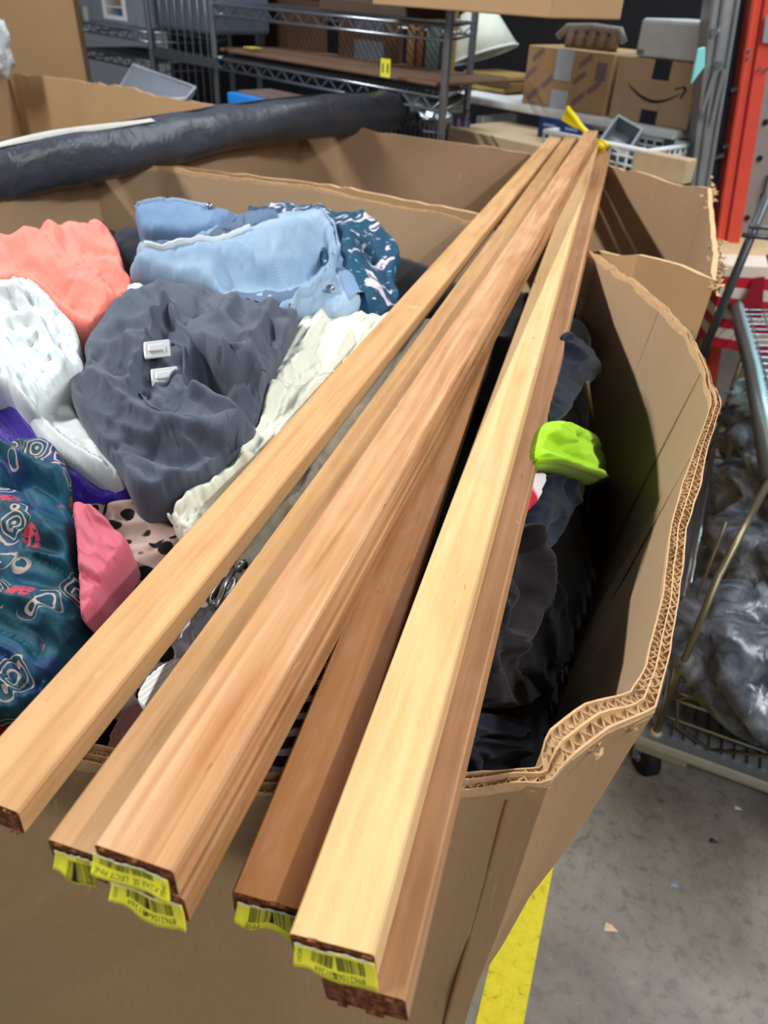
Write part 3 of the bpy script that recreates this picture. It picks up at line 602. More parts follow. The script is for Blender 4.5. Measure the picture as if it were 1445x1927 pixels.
band(go, gs, [(345, 612), (390, 655), (440, 690), (492, 718)], 34, .003, CHAR, 'waistband'); band(go, gs, [(262, 735), (285, 770), (330, 790), (345, 760)], 5, .003, CHAR, 'seam')
band(go, gs, [(340, 770), (400, 808), (460, 820)], 46, .0025, CHAR, 'cuff'); band(go, gs, [(288, 660), (330, 650), (348, 665), (345, 700), (300, 722)], 6, .003, CHAR, 'placket')
for i, (x, y) in enumerate(((303, 677), (309, 707))):
    c = gs(x, y, .006)[0]; m = MB(); a_ = np.array([[.97, .2, .1], [-.2, .8, .55], [0, -.55, .8]]); m.box(c, (.026, .020, .003), a_); m.box(c+a_[2]*.003, (.016, .008, .003), a_); bevel(m.build('metal_snap', plain('bright_metal', '#d9dde0', .3, .4), go), .0015)
garment('white_shirt', 'white cotton sleeve with stitched hem at left, below the coral top', 'shirt', [(-40, 525), (0, 524), (45, 514), (85, 540), (110, 575), (142, 602), (140, 645), (160, 686), (135, 702), (110, 716), (85, 738), (60, 760), (30, 745), (0, 702), (-40, 690)], .10, WHT,
    [([(30, 545), (70, 600), (130, 690)], .014, 12, 's'), ([(0, 600), (60, 640), (140, 660)], -.010, 9), ([(100, 590), (60, 560), (0, 560)], .012, 10, 's'), ([(20, 640), (60, 700), (80, 735)], -.012, 8)], [(.020, 80, 22, 50), (.007, 34, 10, 40)], th=.02)
garment('white_cloth', 'plain white cloth panel hanging below the charcoal shirt edge', 'cloth', [(30, 742), (70, 745), (112, 716), (140, 770), (190, 838), (228, 880), (226, 900), (180, 885), (130, 862), (85, 835), (55, 795)], .07, WHT, [([(60, 770), (120, 830), (200, 880)], .008, 12, 's')], [(.010, 110, 24, 50)])
garment('purple_garment', 'shiny deep purple garment showing below the white cloth', 'garment', [(-40, 700), (0, 705), (35, 750), (60, 800), (90, 838), (140, 866), (225, 900), (262, 905), (255, 935), (180, 930), (125, 940), (60, 900), (-40, 860)], .045, PURP, [([(0, 740), (60, 830), (140, 910)], .012, 16)], [(.012, 90, 26, 50)])
garment('pale_blue_cloth', 'pale blue towel edge between charcoal shirt and leopard print', 'cloth', [(290, 928), (330, 905), (385, 885), (430, 872), (470, 880), (440, 910), (380, 930), (335, 945)], .055, LBLUE, th=.01, ew=8)
go, gs = garment('cream_blouse', 'cream white gauzy blouse with gathered hem under the boards', 'blouse', [(566, 588), (600, 584), (660, 588), (735, 582), (800, 590), (860, 600), (820, 700), (740, 800), (660, 920), (600, 1000), (520, 1050), (440, 1085), (400, 1050), (340, 1000), (314, 966), (345, 922), (385, 890), (440, 870), (450, 832), (485, 800), (490, 765), (500, 720), (530, 660), (556, 620)], .07, CREAM,
    [([(600, 600), (560, 680), (500, 760), (450, 850)], .012, 14), ([(680, 600), (620, 690), (540, 790), (470, 880)], .010, 12), ([(340, 960), (400, 925), (460, 880)], .016, 12), ([(500, 720), (560, 720), (640, 690)], -.006, 8), ([(730, 610), (700, 680), (640, 760)], .012, 14)], [(.009, 120, 16, -52), (.004, 22, 9, 30)], th=.02, step=6, seed=9)
band(go, gs, [(318, 968), (355, 992), (400, 1035), (438, 1068)], 12, .002, CREAM, 'gathered_hem'); band(go, gs, [(505, 730), (575, 722), (640, 700)], 8, .002, CREAM, 'seam')
# --- front left
garment('leopard_garment', 'brown and white leopard print garment left of the boards', 'garment', [(150, 945), (200, 934), (270, 930), (335, 928), (375, 935), (420, 1010), (440, 1075), (400, 1150), (330, 1240), (240, 1330), (170, 1330), (130, 1250), (150, 1150), (180, 1090), (150, 1000)], .03, leopard(),
    [([(210, 965), (280, 955), (340, 965)], .012, 10), ([(200, 1000), (280, 985), (340, 1010)], .010, 10), ([(200, 1120), (260, 1060), (330, 1030)], .010, 20)], [(.010, 110, 30, 10)])
go, gs = garment('paisley_shirt', 'dark teal shirt with cream swirls and red flowers, lower left corner', 'shirt', [(-60, 830), (0, 832), (40, 818), (75, 818), (102, 828), (120, 858), (124, 895), (112, 925), (128, 950), (140, 1000), (142, 1080), (150, 1160), (130, 1215), (100, 1280), (60, 1320), (20, 1345), (-60, 1350)], .085, paisley(),
    [([(0, 850), (50, 880), (115, 900)], .016, 14), ([(10, 905), (60, 900), (110, 925)], -.016, 12), ([(0, 1080), (60, 1090), (130, 1110)], -.008, 12), ([(20, 960), (80, 980), (130, 1040)], .010, 20), ([(0, 1130), (70, 1140), (120, 1200)], .012, 20)], [(.014, 100, 34, 30)], th=.03, ew=26, seed=4)
go, gs = garment('pink_collar', 'salmon pink satin collar with a fold between paisley shirt and leopard print', 'garment', [(130, 942), (150, 937), (172, 948), (200, 968), (208, 985), (243, 1010), (225, 1040), (200, 1075), (184, 1095), (180, 1125), (160, 1150), (147, 1175), (143, 1100), (140, 1000)], .10, PINK,
    [([(148, 1070), (165, 1085), (184, 1094)], -.008, 6), ([(170, 952), (185, 975), (208, 985)], .006, 6)], [(.004, 60, 24, 60)], th=.012, ew=10, step=5)
garment('red_garment', 'dark red garment scrap at the lower left edge', 'garment', [(-40, 1290), (0, 1292), (14, 1320), (20, 1350), (0, 1385), (-40, 1390)], .06, RED, th=.01, ew=8, step=6)
garment('blue_print_cloth', 'white cloth with pale blue print seen between two left boards', 'cloth', [(318, 1225), (350, 1160), (390, 1128), (440, 1100), (470, 1110), (430, 1170), (380, 1220), (340, 1250)], .075, LBLUE, nz=[(.008, 40, 16, 60)], th=.01, ew=8, step=5)
garment('ribbed_white_knit', 'white ribbed knit between the two left boards', 'knitwear', [(250, 1300), (290, 1250), (340, 1225), (390, 1230), (370, 1290), (300, 1345), (258, 1330)], .075, stripes('ribbed_white', '#cfcfcc', '#e6e6e4', 70, (0, 0, .8)), th=.012, ew=8, step=5)
garment('brown_garment', 'dark reddish brown garment in the gap near the front rim', 'garment', [(190, 1420), (210, 1350), (250, 1310), (300, 1330), (280, 1400), (220, 1440)], .05, cloth('maroon', '#4a2420', '#2a1412'), th=.012, ew=8, step=6)
def buckle():
    c, n = march([418], [1115], .085); c = c[0]; r = empty('metal_buckle', c, 'small silver strap buckle glinting between the left boards', 'buckle')
    m = MB(); m.tube([c+[.006*math.cos(a)*1.0+.004*math.sin(a), .014*math.sin(a), .002] for a in np.linspace(0, 6.28, 15)[:-1]], .0022, 8, close=True); m.build('ring', STEEL, r, True)
    m = MB(); m.tube([c+[0, -.018, .002], c+[.002, 0, .006], c+[.004, .02, .003]], .0025, 8); m.build('prong', STEEL, r, True)
    m = MB(); m.tube([c+[.006, .022, .002], c+[.008, .026, .005], c+[.01, .03, .002]], .004, 8); m.build('stud', STEEL, r, True)
buckle()
garment('striped_shirt', 'black and white narrow striped knit in the gap between the board stacks', 'shirt', [(450, 1510), (500, 1508), (560, 1480), (640, 1380), (700, 1240), (720, 1120), (660, 1080), (600, 1150), (540, 1250), (480, 1380), (440, 1460)], .065, stripes('stripe_knit', '#35323a', '#cfd0dc', 24, (0, 0, -.12), (.62, .80), 'Y'), nz=[(.006, 60, 40, 60)], th=.012)
# --- right hand side, deep in the bin
garment('navy_bundle', 'dark navy bundled garment deep in the bin, above the lime cap', 'garment', [(1040, 640), (1062, 620), (1100, 625), (1122, 645), (1138, 690), (1130, 715), (1100, 735), (1080, 780), (1050, 800), (1000, 780), (1000, 700)], .07, cloth('navy_deep', '#141c30', '#0d1424'), [([(1060, 640), (1100, 680), (1130, 700)], .012, 12)], [(.014, 60, 20, 40)], th=.03, ew=24)
go, gs = garment('lime_cap', 'bright lime green cloth cap in the right side of the bin', 'cap', [(1010, 850), (1022, 815), (1040, 786), (1075, 786), (1105, 800), (1130, 815), (1145, 850), (1154, 885), (1150, 914), (1120, 908), (1090, 892), (1050, 882), (1012, 880)], .10, LIME,
    [([(1020, 855), (1060, 870), (1110, 890), (1150, 905)], .010, 7), ([(1094, 820), (1092, 835), (1090, 846)], -.014, 5), ([(1050, 810), (1090, 850), (1110, 880)], .008, 14), ([(1018, 868), (1060, 878), (1140, 908)], -.004, 4)], [(.006, 50, 16, 20)], th=.03, ew=22, step=4)
band(go, gs, [(1014, 866), (1050, 870), (1090, 882), (1125, 897), (1148, 906)], 10, .003, LIME, 'brim_hem')
garment('red_striped_cloth', 'red cloth with white stripes below the lime cap', 'cloth', [(990, 890), (1030, 884), (1036, 900), (1025, 930), (1010, 955), (992, 968), (975, 960), (975, 900)], .08, stripes('red_white', '#b5203a', '#dcdce2', 9, (0, .6, .5), (.6, .75)), th=.012, ew=8, step=5)
garment('navy_sleeve', 'dark blue grey sleeve hanging below the lime cap', 'garment', [(1040, 885), (1090, 892), (1120, 908), (1100, 950), (1060, 1010), (1030, 1050), (1000, 1000), (1015, 930)], .055, cloth('slate_cotton', '#1c2738', '#131b28'), nz=[(.012, 70, 16, 110)], th=.02)
garment('black_hoodie', 'black brown hooded garment slumped at the bin bottom beside the boards', 'garment', [(940, 1020), (975, 985), (1010, 980), (1035, 1010), (1050, 1070), (1075, 1130), (1090, 1200), (1060, 1290), (1000, 1340), (930, 1330), (880, 1300)], .05, BLK, [([(985, 985), (1010, 1060), (1005, 1140), (960, 1220)], .018, 14), ([(960, 1060), (985, 1120), (965, 1180)], -.014, 10)], [(.016, 90, 24, 80)], th=.03, ew=24)
garment('navy_trousers', 'blackish navy garment lying along the bin front corner', 'garment', [(880, 1330), (940, 1340), (1000, 1350), (1010, 1400), (990, 1445), (940, 1460), (880, 1465), (860, 1400)], .04, NAVY, nz=[(.014, 70, 24, 20)], th=.025, ew=20)
def stick():
    a = march([1098], [745], .06)[0][0]; b = march([1118], [805], .05)[0][0]; m = MB(); m.tube([a+[0, 0, .02], b], .003, 8); tag(m.build('wooden_stick', plain('stick', '#6d5438'), None, True, loc=tuple(b)), 'thin brown hanger rod leaning deep in the bin behind the lime cap', 'rod')
stick()
# ------------------------------------------------------------ black roll
def roll():
    VN = NG('black_vinyl', .38, 0, .4); n = VN.noise(VN.co(), 9, 5); VN.color(VN.mix(n, '#32363f', '#434854')); VN.bump(VN.noise(VN.co((1, 1, 1)), 20, 4, 1), .5, .01); VN = VN.m
    key = [(-60, 338, 1.30, 98), (0, 323, 1.37, 97), (100, 303, 1.44, 95), (200, 287, 1.53, 92), (300, 268, 1.64, 87), (400, 247, 1.76, 78), (500, 228, 1.93, 70), (600, 219, 2.08, 72), (680, 213, 2.22, 70), (742, 208, 2.38, 62)]
    K = []
    for i in range(len(key)-1):
        for k in range(6): t = k/6; K.append([key[i][j]*(1-t)+key[i+1][j]*t for j in range(4)])
    K.append(list(key[-1])); pts = []; rad = []
    for px, py, d, w_ in K: pts.append(ray(px, py)*d+np.array([0, 0, HC])); rad.append(w_/2*d/F)
    root = empty('vinyl_roll', tuple(pts[20]), 'long black vinyl roll lying across the bins at left, wrinkled, tube shaped', 'roll')
    n = 30; V = []; N = len(pts)
    for i in range(N):
        t = pts[min(i+1, N-1)]-pts[max(i-1, 0)]; t /= np.linalg.norm(t); x = np.cross(UP, t); x /= np.linalg.norm(x); y = np.cross(t, x)
        for k in range(n):
            a = 2*math.pi*k/n; r = rad[i]*(1+.07*(float(vnoise(i*.35, k*.35+(0 if k < 15 else 0), 3))-.5)*2+.03*math.sin(3*a+i*.15)); V.append(pts[i]+x*r*math.cos(a)+y*r*math.sin(a))
    f = [(i*n+k, i*n+(k+1) % n, (i+1)*n+(k+1) % n, (i+1)*n+k) for i in range(N-1) for k in range(n)]+[tuple(range(n-1, -1, -1)), tuple((N-1)*n+k for k in range(n))]
    mesh('roll_skin', V, f, VN, root, True)
    # loose flap edge and white backing along the top
    W = []; Bk = []
    for i in range(4, 24):
        t = pts[i+1]-pts[i-1]; t /= np.linalg.norm(t); x = np.cross(UP, t); x /= np.linalg.norm(x); y = np.cross(t, x); r = rad[i]
        e = math.sin(math.pi*(i-4)/19)
        for a0, hh in ((1.35, .0), (1.30, .006*e), (1.22, .007*e), (1.1, 0)): W.append(pts[i]-x*(-1)*r*1.02*math.cos(math.pi-a0)+y*(r*1.0*math.sin(a0)+hh+.002))
    W2 = [(q[0], q[1], q[2]) for q in W]; nn = 20
    mesh('white_backing', W2, [(4*i+k, 4*i+k+1, 4*i+5+k, 4*i+4+k) for i in range(nn-1) for k in range(3)], plain('backing', '#b8b8b4', .7), root, True)
    m = MB(); m.tube([pts[i]+np.array([0, 0, rad[i]*.995]) for i in range(2, N-2)], .0022, 6); m.build('flap_edge', BLACKM, root, True)
roll()
# ------------------------------------------------------------ wire racks
def post(root, p, z0, z1, mat=STEEL, r=.0125, name='post'):
    m = MB(); m.tube([np.array([p[0], p[1], z0]), np.array([p[0], p[1], z1])], r, 12)
    z = z0+.05
    while z < z1: m.tube([np.array([p[0], p[1], z]), np.array([p[0], p[1], z+.004])], r*1.12, 12); z += .0508
    o = m.build(name, mat, root, True); o.modifiers.new('e', 'EDGE_SPLIT').split_angle = math.radians(40)
def wire_shelf(root, A, e, n, L, D, z, mat=STEEL):
    m = MB(); A = np.array([A[0], A[1], z]); 
    for o in (0, D):
        p = A+n*o; m.tube([p, p+e*L], .0045, 8); m.tube([p-UP*.035, p-UP*.035+e*L], .0045, 8)
        k = int(L/.045)
        pts = [p+e*(L*i/k)-UP*(.035 if i % 2 else 0) for i in range(k+1)]; m.tube(pts, .0032, 6)
    for o in (0, L):
        p = A+e*o; m.tube([p, p+n*D], .0045, 8); m.tube([p-UP*.035, p-UP*.035+n*D], .004, 8)
    m.build('rim_truss', mat, root, True)
    m = MB(); k = int(L/.028)
    for i in range(1, k): p = A+e*(L*i/k)+UP*.003; m.tube([p, p+n*D], .002, 5, False)
    for q in (.33, .66): m.tube([A+n*D*q-UP*.002, A+n*D*q-UP*.002+e*L], .003, 6)
    o = m.build('shelf_wires', mat, root, True); o['kind'] = 'stuff'
rackC = empty('wire_rack', tuple(RA), 'chrome wire shelving rack in the middle background with yellow price tags', 'shelving rack')
Lc = 1.285; Dc = .44; zlo = 1.008; zup = 1.188
for p in (RA, RA+e1*Lc, RA+nR*Dc, RA+e1*Lc+nR*Dc): post(rackC, p, 0, 1.95)
for z in (zlo, zup, .25): wire_shelf(rackC, RA, e1, nR, Lc, Dc, z)
rackL = empty('wire_rack', tuple(RA-e1*1.3), 'chrome wire shelving rack at left holding grey totes, with hanging divider wires', 'shelving rack')
RL = ay(285, 90, 3.75); RL[2] = 0
LA = RL-e1*.75
for p in (LA, RL, RL+n1*.4, LA+n1*.4): post(rackL, p, 0, 1.95)
zs = ay(285, 62, 3.75)[2]; zs2 = ay(285, 98, 3.75)[2]
wire_shelf(rackL, LA, e1, n1, .75, .4, zs); wire_shelf(rackL, LA, e1, n1, .75, .4, zs2-.04, DSTEEL)
m = MB()
for i in range(7):
    q = on_plane(305+i*14, 60, RL, n1); m.tube([[q[0], q[1], .6], [q[0], q[1], 1.6]], .0028, 5)
m.build('hanging_wires', STEEL, rackL, True)['kind'] = 'stuff'
m = MB(); a = on_plane(290, 100, RL, n1); b = on_plane(402, 118, RL, n1); m.box((a+b)/2, (np.linalg.norm(b-a), .02, .03), (e1, n1, UP)); m.build('cross_rail', DSTEEL, rackL)
def cuboid(name, label, cat, pxs, P, hgt, dep, mat, e=e1, n=n1, bev=.004, lean=0, grp=None):
    """box whose front face runs between two pixels (x0,y0)-(x1,y1) at its bottom, standing in plane P/n"""
    a = on_plane(*pxs[0], P, n); b = on_plane(*pxs[1], P, n); a[2] = b[2] = (a[2]+b[2])/2; L = np.linalg.norm(b-a)
    c = (a+b)/2; root = empty(name, tuple(c+n*dep/2), label, cat, grp)
    m = MB(); m.box(c+n*dep/2+UP*hgt/2+n*.001, (L, dep, hgt), (e, n, UP)); o = m.build('body', mat, root); bevel(o, bev)
    def face(u, v, off=0.0): return a+(b-a)*u+UP*hgt*v-n*(off+.0005)
    return root, face, L
def decal(root, face, u0, u1, v0, v1, mat, off=.0006, name='label_print'):
    me = [face(u0, v0, off), face(u1, v0, off), face(u1, v1, off), face(u0, v1, off)]; m = MB(); q = face(0, 0)-face(0, 0, 1)
    m.hexa([np.array(p) for p in me]+[np.array(p)-q*.001*(-1)*-1 for p in me]); return m.build(name, mat, root)
def ftext(root, face, L, hgt, body, uc, vc, size, mat, ang=0, name='lettering'):
    tv, tf = text_mesh(body, size); c, s_ = math.cos(math.radians(ang)), math.sin(math.radians(ang)); v = []
    for p in tv: x, y = p[0]*c-p[1]*s_, p[0]*s_+p[1]*c; v.append(face(uc+x/L, vc+y/hgt, .0014))
    return mesh(name, v, tf, mat, root)
Plo = RA.copy()
TOTE = plain('tote_plastic', '#7d8694', .3, spec=.5); TOTE2 = plain('tote_plastic_dark', '#4e5664', .3, spec=.5)
PL = RL+n1*.05
r, fc, L = cuboid('storage_tote', 'grey plastic tote with a picture label on the left wire rack', 'tote', [(166, 42), (283, 60)], PL, .22, .3, TOTE, bev=.015); r_ = r
decal(r, fc, .30, .68, .12, .6, WHITE); decal(r, fc, .36, .62, .2, .34, plain('lbl_blue', '#2c4a8c')); decal(r, fc, .36, .62, .36, .52, plain('lbl_tan', '#a08060'))
m = MB(); m.box((fc(0, 1)+fc(1, 1))/2+n1*.15, (L*1.04, .32, .02), (e1, n1, UP)); m.build('lid', TOTE, r)
cuboid('storage_tote', 'dim slate tote between the left rack post and the divider wires', 'tote', [(292, 52), (392, 66)], PL, .2, .3, TOTE2, bev=.015)
cuboid('white_carton', 'small pale carton beside the picture-labelled tote', 'box', [(146, 38), (164, 41)], PL, .06, .12, plain('pale_carton', '#b9bdb6'))
# tote lid leaning under the left rack
def leaning_lid():
    P0 = RL-n1*.28; a = on_plane(205, 158, P0, n1); b = on_plane(352, 186, P0, n1); u = UP*.045+n1*.12
    root = empty('tote_lid', tuple(a-UP*.05), 'translucent grey tote lid tilted below the left rack', 'lid'); m = MB(); t = np.array([0, 0, .02])
    m.hexa([a-UP*.08, b-UP*.02, b+u*.3, a+u, a-UP*.06, b, b+u*.3+t, a+u+t]); bevel(m.build('body', TOTE, root), .006)
    m = MB(); m.tube([a-UP*.06, b, b+u*.3+t, a+u+t], .006, 6, close=True); m.build('rim', plain('lid_rim', '#98a2b0', .3), root, True)
leaning_lid()
# leaning cardboard sheet, plastic bag
def sheet():
    P0 = np.array([-1.7, 3.75, 0]); q = [(-90, -60), (132, -60), (170, 160), (-90, 150)]; W = [on_plane(x, y, P0, (.0, 1, 0.15)) for x, y in q]
    root = empty('cardboard_sheet', tuple(W[3]-UP*.6), 'big cardboard box side leaning at top left behind the far bin', 'cardboard'); m = MB(); nrm = np.array([0, 1, .15]); nrm /= np.linalg.norm(nrm)
    lo = [W[3]-UP*.75, W[2]-UP*.75+[.12, 0, 0]]
    m.hexa([lo[0], lo[1], W[2], W[3], lo[0]+nrm*.012, lo[1]+nrm*.012, W[2]+nrm*.012, W[3]+nrm*.012]); m.hexa([W[3], W[2], W[1], W[0], W[3]+nrm*.012, W[2]+nrm*.012, W[1]+nrm*.012, W[0]+nrm*.012])
    m.build('panel', CB, root); m = MB(); m.tube([W[1], W[2], lo[1]], .01, 6); m.build('torn_edge', plain('dk_edge', '#5a4630', .9), root)
sheet()
def blob(name, label, cat, c, rad, mat, seed, amp=.25, grp=None, seg=28):
    me = bpy.data.meshes.new(name); bm = bmesh.new(); bmesh.ops.create_uvsphere(bm, u_segments=seg, v_segments=seg//2+4, radius=1)
    for v in bm.verts:
        p = np.array(v.co); n_ = float(vnoise(p[0]*2.2+p[2]*1.7+5, p[1]*2.2-p[2]*1.3+5, seed)); n2 = float(vnoise(p[0]*6+p[2]*4+9, p[1]*6-p[2]*5+9, seed+1)); k = 1+amp*((1-abs(2*n_-1))-.5)+amp*.5*((1-abs(2*n2-1))-.5)
        v.co = (p[0]*rad[0]*k, p[1]*rad[1]*k, p[2]*rad[2]*k+rad[2])
    bm.to_mesh(me); bm.free(); me.polygons.foreach_set('use_smooth', [True]*len(me.polygons)); o = link(name, me, mat); o.location = c; return tag(o, label, cat, grp)
def film(name, c='#c4ccd2', tr=.55, rough=.12):
    g = NG(name, rough, 0, .6); g.color(c); g.b.inputs['Transmission Weight'].default_value = tr; g.b.inputs['IOR'].default_value = 1.15; n = g.noise(g.co(), 22, 5, 2); g.bump(n, .9, .012); return g.m
FILM = film('plastic_film'); 
P0 = ay(5, 132, 3.1); blob('plastic_bag', 'crumpled white plastic bag at the far left, above the bin rim', 'bag', tuple(P0-[.05, -.03, .02]), (.075, .06, .095), film('bag_film', '#dfe6ea', .2), 8, .5)
# shelf contents of the centre rack
DARKB = plain('dark_brown_board', '#4a3526', .8, var=.3, nscale=8); 
r, fc, L = cuboid('shelf_board', 'long brown wooden panel lying on the middle wire shelf', 'panel', [(412, 95), (820, 165)], RA+n1*.06, .012, .34, plain('brown_panel', '#6b5140', .7, var=.25, nscale=10)); 
PB = RA+n1*.36
def upright(name, label, cat, x0, x1, ybot, h, mat, P=PB, dep=.03, grp=None):
    sl = .165; return cuboid(name, label, cat, [(x0, ybot+(x0-404)*sl), (x1, ybot+(x1-404)*sl)], P, h, dep, mat, grp=grp, bev=.003)
G = 'flat panels standing on the middle shelf'
upright('flat_carton', 'wide dark cardboard panel on the middle shelf behind grey notices', 'panel', 500, 605, 82, .20, DARKB)
r, fc, L = upright('flat_carton', 'dark brown carton with two grey notices on the middle shelf', 'box', 636, 745, 82, .22, DARKB)
decal(r, fc, .30, .80, .08, .42, plain('grey_notice', '#565a62')); decal(r, fc, .30, .80, .50, .85, plain('grey_notice_b', '#4a4e58')); ftext(r, fc, L, .22, 'IIII', .45, .14, .03, WHITE)
upright('wood_upright', 'tan wooden upright near the left post on the middle shelf', 'board', 500, 520, 82, .24, plain('tan_up', '#6e5640'), dep=.04)
upright('wood_upright', 'tan brown plank standing near the right post', 'board', 762, 776, 78, .26, plain('tan_up_b', '#80603e'))
upright('wood_upright', 'reddish plank standing second from the right post', 'board', 780, 792, 78, .26, plain('tan_up_c', '#6b4630'))
upright('green_panel', 'grey green panel standing near the right post', 'panel', 797, 822, 78, .28, plain('green_up', '#54655f', .5))
upright('wood_upright', 'yellowish plank standing nearest the right post', 'board', 828, 842, 78, .30, plain('tan_up_d', '#9a7c4a'))
upright('picture_frame', 'dark stack of frames standing at the left of the middle shelf', 'frame', 425, 478, 80, .15, plain('dark_up', '#2c241f'), dep=.06)
m = MB(); a = on_plane(455, 10, RA+n1*.3, n1); b = on_plane(465, 165, RA+n1*.3, n1); m.tube([a, (a+b)/2+e1*.01, b], .006, 8); tag(m.build('cord', plain('red_cord', '#6a1f28'), None, True, loc=tuple(b)), 'dark red cord hanging at the left of the middle rack', 'cord')
TAG = plain('tag_yellow', '#d6d040', .5)
def tagp(x, y, w_, h, P, label, tilt=0):
    c = on_plane(x, y, P, n1); root = empty('price_tag', tuple(c-UP*h/2), label, 'tag'); m = MB(); m.box(c-n1*.004, (w_, .001, h), (e1, n1, UP)); m.build('card', TAG, root)
    m = MB(); [m.box(c-n1*.005+e1*(w_*(-.25+.25*k)), (w_*.12, .001, h*.5), (e1, n1, UP)) for k in (0, 2)]; m.build('print', INK, root)
tagp(727, 128, .045, .05, RA-n1*.006, 'yellow price tag hanging on the middle shelf rim'); 
c = on_plane(476, 94, RA+n1*.1, n1); m = MB(); m.box(c+UP*.008, (.06, .05, .002), (e1, n1, UP)); tag(m.build('price_tag', TAG, loc=tuple(c)), 'yellow price tag lying on the wooden panel near the left post', 'tag')
# upper shelf carton
r, fc, L = cuboid('cardboard_carton', 'long tan cardboard carton on the top wire shelf at upper centre', 'box', [(700, 6), (1034, 38)], RA-n1*.10+UP*0, .3, .3, CB); 
cuboid('dark_tube', 'dark bundle lying along the top wire shelf', 'bundle', [(600, 12), (800, 44)], RA+n1*.03, .035, .1, plain('dk_bundle', '#4a3c34'))
# items below the centre rack
r, fc, L = cuboid('blue_bin', 'bright blue shallow bin under the middle rack, left', 'bin', [(428, 196), (520, 214)], RA-n1*.20, .035, .2, plain('blue_plastic', '#1f7fd6', .4)); m = MB(); m.box((fc(0, 1)+fc(1, 1))/2+n1*.1+UP*.002, (L*.8, .14, .012), (e1, n1, UP)); m.build('paper_contents', plain('mixed_stuff', '#6a5a58', .9, var=.6, nscale=60), r)
c = on_plane(775, 205, RA+n1*.1, n1); m = MB(); root = empty('round_duct', tuple(c-UP*.05), 'round chrome duct end beside the tip of the black roll', 'duct')
m.tube([c-n1*.05, c+n1*.2], .045, 20, False); o = m.build('pipe', STEEL, root, True); o.modifiers.new('s', 'SOLIDIFY').thickness = .006; m = MB(); m.tube([c+n1*.0, c+n1*.01], .04, 20); m.build('inner', plain('navy_in', '#151c3c'), root)
c = on_plane(810, 215, RA+n1*.1, n1); m = MB(); root = empty('metal_basket', tuple(c-UP*.1), 'dim metal wire basket behind the middle bin rim', 'basket')
for i in range(14): p = on_plane(700+i*9, 245, RA+n1*.05, n1); m.tube([p-UP*.12, p+UP*.03], .0025, 5)
a, b = on_plane(698, 236, RA+n1*.05, n1), on_plane(820, 250, RA+n1*.05, n1); m.tube([a, b], .004, 6); m.build('wires', DSTEEL, root)['kind'] = 'stuff'
blob('foil_bundle', 'shiny grey foil bundle right of the round duct', 'bundle', tuple(on_plane(815, 225, RA+n1*.12, n1)-UP*.03), (.05, .05, .035), STEEL, 4, .5)
# ------------------------------------------------------------ white shelf with cartons
WS = ay(845, 172, 3.3); zw = WS[2]; WE = az(1272, 246, zw); ew_ = (WE-WS); Lw = np.linalg.norm(ew_); ew_ /= Lw; nw = np.array([-ew_[1], ew_[0], 0])
if nw[1] < 0: nw = -nw
WSH = empty('white_shelf', tuple(WS-UP*zw), 'white metal shelf unit at right carrying two cartons', 'shelf')
m = MB(); m.box((WS+WE)/2+nw*.2-UP*.014, (Lw, .4, .028), (ew_, nw, UP)); bevel(m.build('shelf_panel', plain('shelf_white', '#eef4f8', .4), WSH), .008)
for t in (.02, .98):
    for q in (.02, .38):
        m = MB(); p = WS+ew_*Lw*t+nw*q; m.box([p[0], p[1], zw/2], (.03, .03, zw-.03), (ew_, nw, UP)); m.build('leg', DSTEEL, WSH)
def on_ws(name, label, cat, x0, x1, hgt, dep, mat, P=None, z=None, yb=None, bev=.004):
    P = WS+nw*.03 if P is None else P; a = on_plane(x0, 172+(x0-845)*.172 if yb is None else yb[0], P, nw); b = on_plane(x1, 172+(x1-845)*.172 if yb is None else yb[1], P, nw); zz = zw if z is None else z; a[2] = b[2] = zz+.0005
    L = np.linalg.norm(b-a); c = (a+b)/2; root = empty(name, tuple(c+nw*dep/2), label, cat); m = MB(); m.box(c+nw*dep/2+UP*hgt/2, (L, dep, hgt), (ew_, nw, UP)); bevel(m.build('body', mat, root), bev)
    return root, (lambda u, v, off=0.0: a+(b-a)*u+UP*hgt*v-nw*(off+.0006)), L
CB2 = plain('carton_brown', '#b3916c', .7); CB3 = plain('carton_tan', '#bfa284', .7); BLUEP = plain('ink_blue', '#5f5f80'); TAPE = plain('paper_tape', '#b9c0cc', .4); DK = plain('dark_print', '#2c3140')
zt_ = lambda x, y, P: on_plane(x, y, P, nw)[2]
P1 = WS+nw*.03
h1 = zt_(1065, 92, P1)-zw; h2 = zt_(1220, 110, P1)-zw
r, fc, L = on_ws('cardboard_carton', 'brown carton with diagonal lettering and white tape on the white shelf', 'box', 981, 1134, h1, .3, CB2)
decal(r, fc, .36, .56, .48, 1.0, TAPE, name='tape'); decal(r, fc, .36, .56, .0, .32, TAPE, name='tape')
for u, v in ((.15, .82), (.72, .8), (.08, .5), (.3, .38), (.68, .52), (.15, .15), (.7, .18), (.86, .4)): ftext(r, fc, L, h1, 'IIIIIIIII', u, v, .026, BLUEP, 38, 'faint_lettering')
for k in range(4): decal(r, fc, .84+k*.03, .855+k*.03, .55, .85, BLUEP, name='arrow_mark')
r, fc, L = on_ws('cardboard_carton', 'tan carton printed with a curved smile arrow on the white shelf', 'box', 1143, 1290, h2, .3, CB3)
decal(r, fc, .46, .66, .70, 1.0, DK, name='seal'); decal(r, fc, .42, .62, .0, .22, DK, name='seal')
ftext(r, fc, L, h2, 'prime', .56, .80, .022, plain('seal_text', '#7d8aa0')); ftext(r, fc, L, h2, 'prime', .52, .10, .022, plain('seal_text2', '#3f9ab0'))
